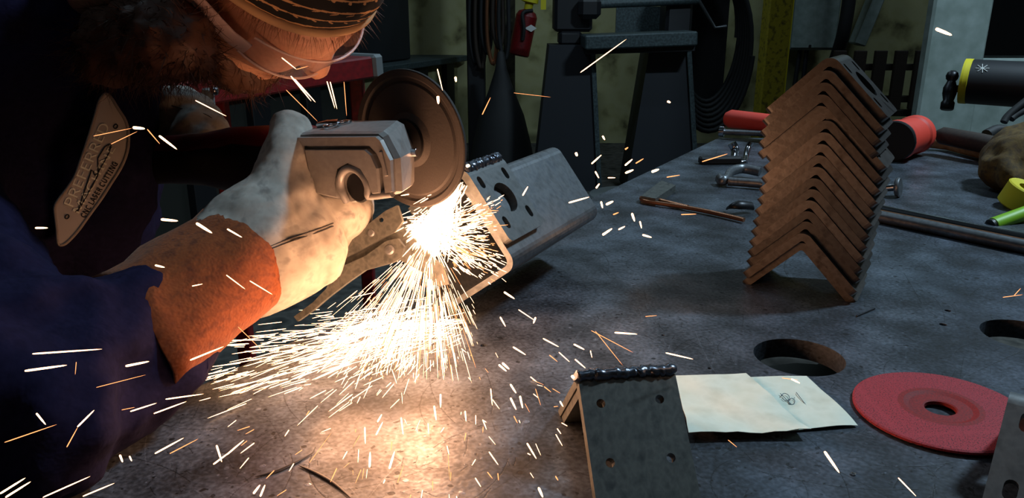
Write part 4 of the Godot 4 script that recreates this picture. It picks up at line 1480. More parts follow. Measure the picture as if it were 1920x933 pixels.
	tube(st, [gp(1762, 252, 0.042), gp(1768, 254, 0.042), gp(1830, 266, 0.040), gp(1900, 281, 0.036)], [0.012, 0.0185, 0.0195, 0.0185], 14)
	tag(part(self, "file_handle", st, M.wood_dark), "dark stained wooden handle lying across the pale one", "handle")
	st = new_st()
	tube(st, curve([at(1850, 253, 1.62), at(1870, 244, 1.63), at(1895, 249, 1.62), at(1935, 262, 1.60)], 4), 0.012, 10)
	tag(part(self, "rubber_grip", st, M.black_rubber), "black rubber tool grip behind the old yellow glove", "grip")
	# old glove, tape and marker
	var og := [[at(1905, 300, 1.36), at(1905, 350, 1.33), 0.048, 0.046, 0.03], [at(1872, 290, 1.37), at(1866, 345, 1.34), 0.022, 0.026, 0.03], [at(1940, 285, 1.37), at(1990, 300, 1.37), 0.05, 0.05, 0.03], [at(1900, 272, 1.37), at(1960, 266, 1.38), 0.012, 0.014, 0.02],
		[at(1940, 330, 1.34), at(1985, 350, 1.30), 0.026, 0.024, 0.02], [at(1940, 360, 1.31), at(1990, 375, 1.27), 0.022, 0.02, 0.02], [at(1870, 350, 1.33), at(1885, 372, 1.30), 0.024, 0.024, 0.02]]
	for q in og:
		q[0].y = maxf(q[0].y, q[2] + 0.009)
		q[1].y = maxf(q[1].y, q[3] + 0.009)
	st = new_st()
	soft_body(st, og, 0.007, noise(95, 22.0, 3), 0.009)
	tag(part(self, "work_glove", st, M.old_glove), "old mustard leather glove lying at the right edge of frame", "glove")
	st = new_st()
	var tc := at(1925, 372, 1.215)
	X = frame(tc, Vector3(0.25, 0.93, 0.25))
	lathe(st, [Vector2(0.020, -0.016), Vector2(0.034, -0.018), Vector2(0.036, -0.016), Vector2(0.036, 0.016), Vector2(0.034, 0.018), Vector2(0.020, 0.016), Vector2(0.020, -0.016)], 32)
	X = Transform3D()
	tag(part(self, "tape_roll", st, M.yellow), "yellow tape roll in front of the old glove", "tape")
	var mk := thing("marker_pen", gp(1880, 428), "lime green paint marker at the right edge of frame", "marker")
	st = new_st()
	rod(st, at(1862, 421, 1.125), at(1960, 386, 1.14), 0.0105, 16)
	part(mk, "barrel", st, M.green)
	st = new_st()
	rod(st, at(1856, 423, 1.124), at(1862, 421, 1.125), 0.0095, 16)
	part(mk, "end_cap", st, M.black_plastic)
	# nail and washer
	st = new_st()
	rod(st, gp(1606, 592, 0.0012), gp(1640, 578, 0.0012), 0.0009, 8)
	tag(part(self, "nail", st, M.dark_steel), "thin dark nail lying in front of the bracket stack", "nail")
	st = new_st()
	X = Transform3D(Basis(), gp(1600, 888, 0.0005))
	lathe(st, [Vector2(0.0008, 0), Vector2(0.0018, 0), Vector2(0.0018, 0.0005), Vector2(0.0008, 0.0005), Vector2(0.0008, 0)], 14)
	X = Transform3D()
	tag(part(self, "tiny_washer", st, M.chrome), "tiny bright washer in front of the red disc", "washer")
	# thin steel strips left by the grinding, in front of the sparks
	for k in 2:
		st = new_st()
		var l: Array = [[[478, 893], [515, 884], [552, 868], [590, 846]], [[560, 872], [590, 885], [625, 905], [660, 935]]][k]
		tube(st, curve(flat_line(l, 0.0008), 5), [0.0002, 0.0006, 0.0010, 0.0013, 0.0015, 0.0016, 0.0016, 0.0016, 0.0016, 0.0015, 0.0014, 0.0013, 0.0010, 0.0008, 0.0005, 0.0002], 6, 0.4, Vector3(0.9, 0, 0.3))
		tag(part(self, "steel_shaving", st, M.dark_steel), ["curved dark steel shaving at the bottom left of the bench", "long bowed dark shaving running off the bottom edge"][k], "shaving", "shavings on the bench")

# ------------------------------------------------------------------ the shop behind
func background() -> void:
	var st := new_st()
	# cabinet along the left, its ledge running back to the wall, dark board on top
	var a := Vector3(-2.05, -0.1, -2.75)
	var b := Vector3(-0.43, -0.1, -7.15)
	var run := (b - a).normalized()
	var face := Vector3(-run.z, 0, run.x)          # towards the shop floor
	if face.x < 0.0:
		face = -face
	var cab := thing("wall_bench", Vector3(a.x, FLOOR_Y, a.z).lerp(Vector3(b.x, FLOOR_Y, b.z), 0.5), "cream panelled bench with grey ledge and black uprights, left background", "bench")
	var B := Basis(run, Vector3.UP, run.cross(Vector3.UP))
	box(st, (a + b) * 0.5 - face * 0.28 + Vector3(0, -0.02, 0), Vector3(a.distance_to(b), 0.05, 0.62), 0.006, B)
	part(cab, "ledge", st, M.green_grey)
	st = new_st()
	box(st, a.lerp(b, 0.81) - face * 0.32 + Vector3(0, -0.42, 0), Vector3(a.distance_to(b) * 0.38, 0.76, 0.5), 0.004, B)
	part(cab, "panel", st, M.cream)
	st = new_st()
	box(st, a.lerp(b, 0.31) - face * 0.32 + Vector3(0, -0.42, 0), Vector3(a.distance_to(b) * 0.618, 0.76, 0.5), 0.004, B)
	part(cab, "panel", st, mat(Color(0.10, 0.10, 0.07), 0.9))
	for k in 9:
		st = new_st()
		var c := a.lerp(b, (k + 0.5) / 9.0) - face * 0.05 + Vector3(0, -0.42, 0)
		box(st, c, Vector3(0.16, 0.752, 0.06), 0.004, B)
		part(cab, "upright", st, M.black_paint)
	st = new_st()
	box(st, a.lerp(b, 0.44) - face * 0.2 + Vector3(0, 0.58, 0), Vector3(a.distance_to(b) * 0.80, 1.14, 0.1), 0.01, B)
	tag(part(self, "dark_board", st, mat(Color(0.075, 0.085, 0.105), 0.6)), "tall dark board standing on the cream bench ledge", "board")
	# red frame cart behind the worker
	var rc := thing("tool_cart", Vector3(-0.7, FLOOR_Y, -1.6), "red steel cart frame with grey corner behind the worker's head", "cart")
	var r0 := at(250, 186, 1.34)
	var r1 := at(672, 124, 1.72)
	st = new_st()
	bar(st, r0, r1, 0.10, 0.046, 0.004)
	part(rc, "rail", st, M.red_paint)
	st = new_st()
	var rd := (r1 - r0).normalized()
	bar(st, r1, r1 + rd * 0.03, 0.106, 0.052, 0.006)
	part(rc, "corner_cap", st, M.grey_paint)
	for e in [r1 - rd * 0.012, r0.lerp(r1, 0.3)]:
		st = new_st()
		box(st, Vector3(e.x, (e.y - 0.02 + FLOOR_Y) * 0.5, e.z - 0.02), Vector3(0.03, e.y - 0.02 - FLOOR_Y, 0.03), 0.003)
		part(rc, "leg", st, M.red_paint)
	st = new_st()
	box(st, at(392, 196, 1.40) + Vector3(0, -0.02, 0), Vector3(0.018, 0.10, 0.02), 0.003)
	part(rc, "bracket_arm", st, M.grey_paint)
	st = new_st()
	X = Transform3D(Basis(), at(402, 170, 1.39))
	lathe(st, [Vector2(0, -0.009), Vector2(0.006, -0.007), Vector2(0.009, 0), Vector2(0.006, 0.007), Vector2(0, 0.009)], 14, false)
	X = Transform3D()
	part(rc, "ball_knob", st, M.chrome)
	# dark column with hanging cables
	st = new_st()
	var z := -6.2
	var c0 := wz(892, 100, z)
	box(st, Vector3(c0.x, 1.2, z - 0.1), Vector3(0.14, 4.2, 0.2), 0.01)
	tag(part(self, "steel_column", st, M.black_paint), "dark steel column hung with cables left of the extinguisher", "column")
	for k in 6:
		st = new_st()
		var x0 := 884 + k * 11
		var drop: float = [118, 128, 100, 120, 90, 112][k]
		var zk := z + 0.05 + 0.045 * k
		tube(st, curve([wz(x0, -60, zk), wz(x0 - 4, 20, zk), wz(x0 - 2, drop * 0.7, zk), wz(x0 + 8, drop, zk), wz(x0 + 15, drop * 0.6, zk), wz(x0 + 12, -60, zk)], 6), 0.016, 7)
		tag(part(self, "hanging_cable", st, [M.black_rubber, M.wood_dark, M.black_rubber, M.copper_rod, M.wood_dark, M.black_rubber][k]), ["first", "second", "third", "fourth", "fifth", "sixth"][k] + " hanging cable loop counted rightward from the dark column", "cable", "cables hanging on the column")
	# fire extinguisher on the wall side post
	var ez := -6.6
	st = new_st()
	var ec := wz(955, 60, ez - 0.25)
	box(st, Vector3(ec.x, 0.9, ez - 0.3), Vector3(0.10, 3.6, 0.12), 0.01)
	tag(part(self, "wall_post", st, M.grime), "grimy post just left of the red fire extinguisher", "post")
	var eb := wz(972, 104, ez)
	var et := wz(990, 18, ez)
	var ex := thing("fire_extinguisher", Vector3(eb.x, eb.y, ez), "red fire extinguisher hanging tilted on the back wall", "extinguisher")
	st = new_st()
	X = frame(eb, et - eb)
	var el := eb.distance_to(et)
	lathe(st, [Vector2(0, 0), Vector2(0.080, 0), Vector2(0.088, 0.012), Vector2(0.088, el * 0.86), Vector2(0.07, el * 0.95), Vector2(0.03, el), Vector2(0, el)], 24)
	part(ex, "cylinder", st, M.red_paint)
	st = new_st()
	lathe(st, [Vector2(0, el), Vector2(0.035, el), Vector2(0.035, el + 0.05), Vector2(0.07, el + 0.06), Vector2(0.07, el + 0.16), Vector2(0, el + 0.16)], 16)
	part(ex, "valve_head", st, M.yellow)
	st = new_st()
	X = frame(eb, et - eb) 
	tube(st, curve([Vector3(0.02, el, 0.06), Vector3(-0.06, el * 0.9, 0.09), Vector3(-0.03, el * 0.6, 0.105), Vector3(-0.02, el * 0.35, 0.10)], 5), 0.016, 8)
	X = Transform3D()
	part(ex, "hose", st, M.black_rubber)
	st = new_st()
	var lc := wz(996, 53, ez + 0.092)
	X = Transform3D(Basis(), lc)
	plate(st, PackedVector2Array([Vector2(-0.055, 0), Vector2(0, 0.028), Vector2(0.045, 0), Vector2(0, -0.028)]), [], -0.006, 0.0)
	X = Transform3D()
	part(ex, "white_label", st, M.white)
	st = new_st()
	zbox(st, 1014, -12, 1024, 18, ez + 0.05, 0.01)
	part(ex, "yellow_tag", st, M.yellow)
	# draped dark cone in front of the wall
	st = new_st()
	var dc := thing("draped_stand", Vector3(wz(940, 300, -5.75).x, FLOOR_Y, -5.75), "black cloth draped over a pointed stand below the cables", "stand")
	X = Transform3D(Basis(), dc.position)
	var dp := []
	for q in [[0.27, 0.0], [0.22, 0.25], [0.17, 0.45], [0.10, 0.62], [0.045, 0.78], [0.025, 0.90], [0.0, 0.92]]:
		dp.append(Vector2(q[0], q[1]))
	lathe(st, dp, 11, false, 1.0, 0.7)
	X = Transform3D()
	part(dc, "cloth", st, M.black_rubber)
	# steel stand with two trapezoid legs, beam and vice
	var sz := -5.2
	var sd := thing("steel_stand", Vector3(wz(1160, 200, sz).x, FLOOR_Y, sz), "dark steel stand with two tapered plate legs and vice", "stand")
	for k in 2:
		var tl := wz([1030, 1218][k], [85, 92][k], sz); var tr := wz([1108, 1288][k], [85, 92][k], sz)
		var bl := wz([1003, 1178][k], 330, sz); var br := wz([1120, 1302][k], 330, sz)
		var s := (tl.y - FLOOR_Y) / (tl.y - bl.y)
		bl = tl + (bl - tl) * s
		br = tr + (br - tr) * s
		st = new_st()
		X = Transform3D(Basis(), Vector3(0, 0, sz))
		plate(st, PackedVector2Array([Vector2(bl.x, bl.y), Vector2(br.x, br.y), Vector2(tr.x, tr.y), Vector2(tl.x, tl.y)]), [], -0.35, 0.0)
		X = Transform3D()
		part(sd, "plate_leg", st, mat(Color(0.085, 0.095, 0.12), 0.6))
		st = new_st()
		bar(st, tr + Vector3(0.01, 0, 0.012), br + Vector3(0.01, 0, 0.012), 0.03, 0.02, 0.0, Vector3.BACK)
		part(sd, "edge_flange", st, M.green_grey)
	st = new_st()
	bar(st, wz(1092, 78, sz + 0.05), wz(1295, 70, sz + 0.05), 0.40, 0.085, 0.008)
	part(sd, "beam", st, M.green_grey)
	st = new_st()
	bar(st, wz(1095, 92, sz + 0.02), wz(1292, 86, sz + 0.02), 0.36, 0.05, 0.004)
	part(sd, "lower_beam", st, M.black_paint)
	st = new_st()
	rod(st, wz(1115, 8, sz - 0.05), wz(1310, 0, sz - 0.05), 0.028, 14)
	part(sd, "top_bar", st, M.green_grey)
	st = new_st()
	zbox(st, 1040, -40, 1112, 60, sz - 0.1, 0.3, 0.02)
	zbox(st, 1048, 58, 1092, 86, sz - 0.1, 0.2, 0.02)
	zbox(st, 1085, -6, 1128, 36, sz + 0.02, 0.12, 0.03)
	part(sd, "vice", st, M.black_paint)
	st = new_st()
	zbox(st, 1155, 12, 1250, 62, sz - 0.5, 0.02, 0.0)
	part(sd, "back_plate", st, M.green_grey)
	st = new_st()
	zbox(st, 1250, -40, 1300, 78, sz - 0.08, 0.25, 0.02)
	part(sd, "upright", st, M.black_paint)
	# cable coil on the wall
	var cz := -6.7
	var cc := wz(1330, 70, cz)
	st = new_st()
	var ring := []
	for i in 36 * 7 + 1:
		var an := TAU * i / 36
		var k := i / 36.0
		ring.append(cc + Vector3(cos(an) * (0.23 + 0.012 * k), sin(an) * (0.50 + 0.018 * k) - 0.02 * k, 0.02 * sin(an * 2.0) + k * 0.03))
	tube(st, ring, 0.022, 7)
	tag(part(self, "cable_coil", st, M.black_rubber), "black cable coiled on the wall left of the yellow post", "cable")
	st = new_st()
	box(st, cc + Vector3(0, -0.05, -0.10), Vector3(0.34, 0.95, 0.06), 0.01)
	tag(part(self, "coil_backboard", st, M.black_paint), "black backboard behind the coiled cable", "board")
	st = new_st()
	tube(st, [wz(1308, -40, cz + 0.25), wz(1310, 0, cz + 0.25), wz(1340, 52, cz + 0.25), wz(1362, 49, cz + 0.25)], 0.014, 7)
	tag(part(self, "hook_rod", st, M.steel), "thin bent steel hook in front of the coiled cable", "hook")
	# yellow post
	var yz := -5.4
	st = new_st()
	var y0 := wz(1449, 100, yz)
	box(st, Vector3(y0.x, 1.2, yz), Vector3(0.155, 4.2, 0.15), 0.01)
	var yp := thing("yellow_post", Vector3(y0.x, FLOOR_Y, yz), "yellow painted steel post left of the white electrical box", "post")
	part(yp, "post", st, M.yellow_paint)
	st = new_st()
	box(st, Vector3(y0.x + 0.082, 1.2, yz + 0.05), Vector3(0.014, 4.2, 0.03), 0.002)
	part(yp, "edge_strip", st, M.yellow)
	# electrical box with conduit
	var bz := -6.9
	var ebx := thing("electrical_box", wz(1535, 95, bz), "pale electrical box on the back wall above the stack", "electrical box")
	st = new_st()
	zbox(st, 1484, -120, 1580, 94, bz, 0.22, 0.012)
	part(ebx, "housing", st, M.white_paint)
	st = new_st()
	zbox(st, 1493, -110, 1577, 90, bz + 0.012, 0.012, 0.004)
	part(ebx, "door", st, M.white_paint)
	st = new_st()
	zbox(st, 1517, 84, 1521, 89, bz + 0.02, 0.012)
	part(ebx, "latch", st, M.black_paint)
	st = new_st()
	tube(st, curve([wz(1600, -80, bz + 0.2), wz(1592, 0, bz + 0.2), wz(1582, 60, bz + 0.18), wz(1572, 95, bz + 0.1), wz(1560, 130, bz)], 6), 0.055, 10)
	part(ebx, "conduit", st, M.black_rubber)
	for k in 2:
		st = new_st()
		rod(st, wz([1500, 1513][k], 92, bz - 0.06), wz([1484, 1500][k], 200, bz - 0.06), 0.02, 8)
		part(ebx, "pipe", st, M.black_paint)
	# long pale duct slanting beside the box
	st = new_st()
	bar(st, wz(1665, -60, -7.0), wz(1606, 84, -7.0), 0.16, 0.10, 0.01)
	tag(part(self, "sheet_metal_chute", st, M.white_paint), "grey sheet metal chute slanting beside the electrical box", "duct")
	# pallet of dark slats low on the wall
	var pal := thing("pallet", Vector3(wz(1650, 200, -6.3).x, FLOOR_Y, -6.3), "dark wooden pallet leaning on the wall behind the stack", "pallet")
	for k in 5:
		st = new_st()
		var x0 := 1560 + k * 38
		zbox(st, x0, 95, x0 + 22, 205, -6.3, 0.04, 0.004)
		part(pal, "slat", st, M.wood_dark)
	for y in [120, 180, 206]:
		st = new_st()
		zbox(st, 1548, y, 1748, y + 12, -6.35, 0.06, 0.004)
		part(pal, "stringer", st, M.wood_dark)
	for x0 in [1560, 1720]:
		st = new_st()
		var q := wz(x0, 212, -6.38)
		box(st, Vector3(q.x, (q.y + FLOOR_Y) * 0.5, -6.4), Vector3(0.1, q.y - FLOOR_Y, 0.1), 0.004)
		part(pal, "foot_block", st, M.wood_dark)
	# white machine cabinet with dark window, right background
	var mz := -3.3
	var mc := thing("machine_cabinet", Vector3(wz(1900, 200, mz).x, FLOOR_Y, mz - 0.4), "white machine cabinet with dark window behind the hammer", "cabinet")
	var m0 := wz(1722, 180, mz)
	st = new_st()
	box(st, Vector3(m0.x + 0.13, 0.75, mz - 0.03), Vector3(0.245, 3.3, 0.06), 0.01)
	part(mc, "side_panel", st, M.white_paint)
	st = new_st()
	var m1 := wz(1850, 110, mz)
	box(st, Vector3(m1.x + 0.66, (m1.y + FLOOR_Y) * 0.5, mz - 0.05), Vector3(1.35, m1.y - FLOOR_Y, 0.06), 0.01)
	part(mc, "lower_body", st, M.white_paint)
	st = new_st()
	box(st, Vector3(m1.x + 0.66, m1.y + 0.95, mz - 0.07), Vector3(1.35, 1.9, 0.04), 0.01)
	part(mc, "dark_window", st, M.dark_glass, "dark window")
	# black pipe with yellow end, hammer stuck in it
	var pd := 2.15
	var p0 := at(1806, 152, pd)
	var p1 := p0 + Vector3(0.88, -0.015, 0.66)
	var pipe := thing("black_pipe", Vector3(p1.x, FLOOR_Y, p1.z), "black pipe with yellow end and white star mark at right", "pipe")
	st = new_st()
	X = frame(p0, p1 - p0)
	lathe(st, [Vector2(0.051, 0), Vector2(0.0605, 0), Vector2(0.0605, 1.1), Vector2(0.051, 1.1), Vector2(0.051, 0)], 32)
	part(pipe, "pipe_wall", st, M.black_paint)
	st = new_st()
	lathe(st, [Vector2(0.0495, -0.002), Vector2(0.0612, -0.002), Vector2(0.0616, 0.004), Vector2(0.0616, 0.016), Vector2(0.0600, 0.017)], 32)
	part(pipe, "yellow_band", st, M.yellow)
	X = Transform3D()
	st = new_st()
	for k in 4:
		var an := PI * k / 4.0
		var path := []
		for i in 7:
			var u := lerpf(-1.0, 1.0, i / 6.0)
			var q := Vector2(1842 + cos(an) * 13 * u, 128 + sin(an) * 8 * u)
			# drop the mark onto the pipe's round side
			var r := dir(q.x, q.y)
			var along := (p1 - p0).normalized()
			var best := at(q.x, q.y, pd - 0.22)
			for s in 80:
				var w := best - p0
				var rad := (w - along * w.dot(along)).length()
				if rad < 0.0612:
					break
				best += r * (rad - 0.0608) * 0.6
			path.append(best)
		tube(st, path, 0.0011, 5)
	part(pipe, "star_mark", st, M.white, "white chalk star")
	st = new_st()
	for dx in [0.35, 0.95]:
		var q := p0.lerp(p1, dx / 1.1)
		box(st, Vector3(q.x, (q.y - 0.062 + FLOOR_Y) * 0.5, q.z), Vector3(0.06, q.y - 0.062 - FLOOR_Y, 0.06), 0.004)
		box(st, Vector3(q.x, FLOOR_Y + 0.01, q.z), Vector3(0.3, 0.02, 0.3), 0.004)
	part(pipe, "support", st, M.dark_steel)
	var hc := at(1781, 170, pd + 0.01)
	var hd := (at(1786, 140, pd - 0.01) - at(1776, 200, pd - 0.01)).normalized()
	var ham := thing("ball_peen_hammer", hc, "ball peen hammer with its handle pushed into the black pipe", "hammer")
	st = new_st()
	X = frame(hc, hd)
	lathe(st, [Vector2(0, -0.054), Vector2(0.0155, -0.054), Vector2(0.0175, -0.051), Vector2(0.0175, -0.034), Vector2(0.0135, -0.028), Vector2(0.0180, -0.008), Vector2(0.0180, 0.008), Vector2(0.0125, 0.022), Vector2(0.0105, 0.028), Vector2(0.0150, 0.034), Vector2(0.0165, 0.042), Vector2(0.0135, 0.051), Vector2(0.0075, 0.056), Vector2(0, 0.057)], 24, false)
	X = Transform3D()
	part(ham, "head", st, M.dark_steel)
	st = new_st()
	tube(st, [hc + Vector3(-0.012, 0, 0), hc.lerp(p0, 0.6) + Vector3(0, -0.01, 0), p0.lerp(p1, 0.1) + Vector3(0, -0.03, 0), p0.lerp(p1, 0.25) + Vector3(0, -0.034, 0)], [0.009, 0.010, 0.013, 0.015], 12)
	part(ham, "handle", st, M.wood_dark)
	# dark plier handles leaning at the right edge
	var pk := thing("plier_handles", at(1890, 225, 1.75), "two dark plier handles at the right edge under the pipe", "pliers")
	for k in 2:
		st = new_st()
		tube(st, curve([at([1882, 1896][k], [229, 223][k], 1.75), at([1895, 1908][k], [212, 214][k], 1.75), at(1950, [168, 192][k], 1.74)], 4), 0.008, 8)
		part(pk, "grip", st, M.black_rubber)
	# shop floor clutter: a low grey plate by the stand
	st = new_st()
	X = Transform3D(Basis(), Vector3(wz(1175, 350, -4.9).x, FLOOR_Y, -4.9))
	lathe(st, [Vector2(0, 0.05), Vector2(0.24, 0.05), Vector2(0.25, 0.04), Vector2(0.25, 0.0)], 28)
	X = Transform3D()
	tag(part(self, "drum_lid", st, M.grey_paint), "low round grey lid on the floor under the stand", "lid")

# ------------------------------------------------------------------ sparks
func sliver(a: Vector3, b: Vector3, r: float) -> Transform3D:
	var f := frame((a + b) * 0.5, b - a)
	return Transform3D(Basis(f.basis.x * r, f.basis.y * (a.distance_to(b) * 0.5), f.basis.z * r), f.origin)
func sparks() -> void:
	var st := new_st()
	lathe(st, [Vector2(0, -1), Vector2(0.75, -0.96), Vector2(1, -0.80), Vector2(0.92, 0.2), Vector2(0.55, 0.82), Vector2(0, 1)], 6, false)
	st.generate_normals()
	var mesh := st.commit()
	var hot: ArrayMesh = mesh.duplicate()
	hot.surface_set_material(0, M.spark_white)
	var warm: ArrayMesh = mesh.duplicate()
	warm.surface_set_material(0, M.spark_orange)
	var rng := RandomNumberGenerator.new()
	rng.seed = 1234
	var touch := at(866, 338, 0.725)
	var core := at(806, 436, 0.715)
	var white := []
	var orange := []
	var tn := Vector3(0.7031, 0.6017, 0.3789)
	# jet from the wheel into the burst
	for k in 420:
		var u := pow(rng.randf(), 0.7)
		var aim := core + Vector3(rng.randfn() * 0.010, rng.randfn() * 0.014, rng.randfn() * 0.012)
		var from := touch + Vector3(rng.randfn(), rng.randfn(), rng.randfn()) * 0.003
		var p := from.lerp(aim, u)
		var d := (aim - from).normalized()
		white.append(sliver(p, p + d * rng.randf_range(0.006, 0.020), rng.randf_range(0.00025, 0.0006)))
	# burst
	for k in 520:
		var d := Vector3(rng.randfn(), rng.randfn(), rng.randfn()).normalized()
		var p := core + d * absf(rng.randfn()) * 0.0105
		white.append(sliver(p, p + (d + Vector3(-0.2, -0.8, 0.2)).normalized() * rng.randf_range(0.004, 0.016), rng.randf_range(0.0003, 0.0008)))
	# fan falling from the burst to the bench, then skidding away to the left front
	var land := []
	for k in 850:
		var goal := gp(rng.randf_range(600, 905) if k % 3 else rng.randf_range(690, 860), rng.randf_range(575, 720), 0.001)
		var d := (goal - core).normalized()
		var u := pow(rng.randf(), 0.85)
		var p := core.lerp(goal, u)
		p.y = maxf(p.y - 0.0 * u, 0.002)
		var l := rng.randf_range(0.010, 0.045) * (0.4 + u)
		var e := p + d * l
		if e.y < 0.001:
			e = p + d * ((p.y - 0.001) / maxf(-d.y, 0.001))
		if p.distance_to(e) > 0.002:
			(white if rng.randf() < 0.8 else orange).append(sliver(p, e, rng.randf_range(0.00012, 0.00032)))
	for k in 950:
		var x0 := rng.randf_range(690, 880)
		var o := gp(x0, 600 + absf(rng.randfn()) * 22, 0.002)
		var goal := gp(rng.randf_range(340, 760), rng.randf_range(640, 790), 0.0)
		var d := (goal - o)
		var dist := d.length()
		d = d.normalized()
		var u := pow(rng.randf(), 1.5)
		var p := o + d * dist * u + Vector3(0, absf(rng.randfn()) * 0.012, 0)
		var lift := rng.randf_range(-0.05, 0.14)
		var l := rng.randf_range(0.006, 0.034)
		var e := p + (d + Vector3(0, lift, 0)).normalized() * l
		e.y = maxf(e.y, 0.001)
		white.append(sliver(p, e, rng.randf_range(0.00016, 0.00042)))
	# sprays thrown into the open tube
	for k in 420:
		var goal := at(rng.randf_range(868, 968), rng.randf_range(360, 540), rng.randf_range(0.72, 0.76))
		var u := pow(rng.randf(), 0.6)
		var from := core + Vector3(rng.randfn(), rng.randfn(), rng.randfn()) * 0.008
		var p := from.lerp(goal, u * 0.9)
		(white if rng.randf() < 0.8 else orange).append(sliver(p, p.lerp(goal, minf(1.0, rng.randf_range(0.2, 0.6))), rng.randf_range(0.0002, 0.0005)))
	# fine bits over the whole bench front
	for k in 100:
		var p := gp(rng.randf_range(430, 1060), rng.randf_range(640, 930), absf(rng.randfn()) * 0.02 + 0.002)
		var d := (p - gp(820, 560)).normalized() + Vector3(rng.randfn() * 0.16, rng.randfn() * 0.2, rng.randfn() * 0.16)
		var e := p + d.normalized() * rng.randf_range(0.004, 0.015)
		e.y = maxf(e.y, 0.001)
		(white if rng.randf() < 0.6 else orange).append(sliver(p, e, rng.randf_range(0.00015, 0.0004)))
	for q in [["white_hot_glow", white, hot, "dense shower of white hot sparks bursting below the grinding disc"], ["orange_glow", orange, warm, "fine orange sparks mixed through the bright spark shower"]]:
		var mm := MultiMesh.new()
		mm.transform_format = MultiMesh.TRANSFORM_3D
		mm.mesh = q[2]
		mm.instance_count = q[1].size()
		for i in q[1].size():
			mm.set_instance_transform(i, q[1][i])
		var o := MultiMeshInstance3D.new()
		o.name = "spark_shower_" + q[0]
		o.multimesh = mm
		o.set_meta("kind", "stuff")
		add_child(o)
		tag(o, q[3], "sparks")
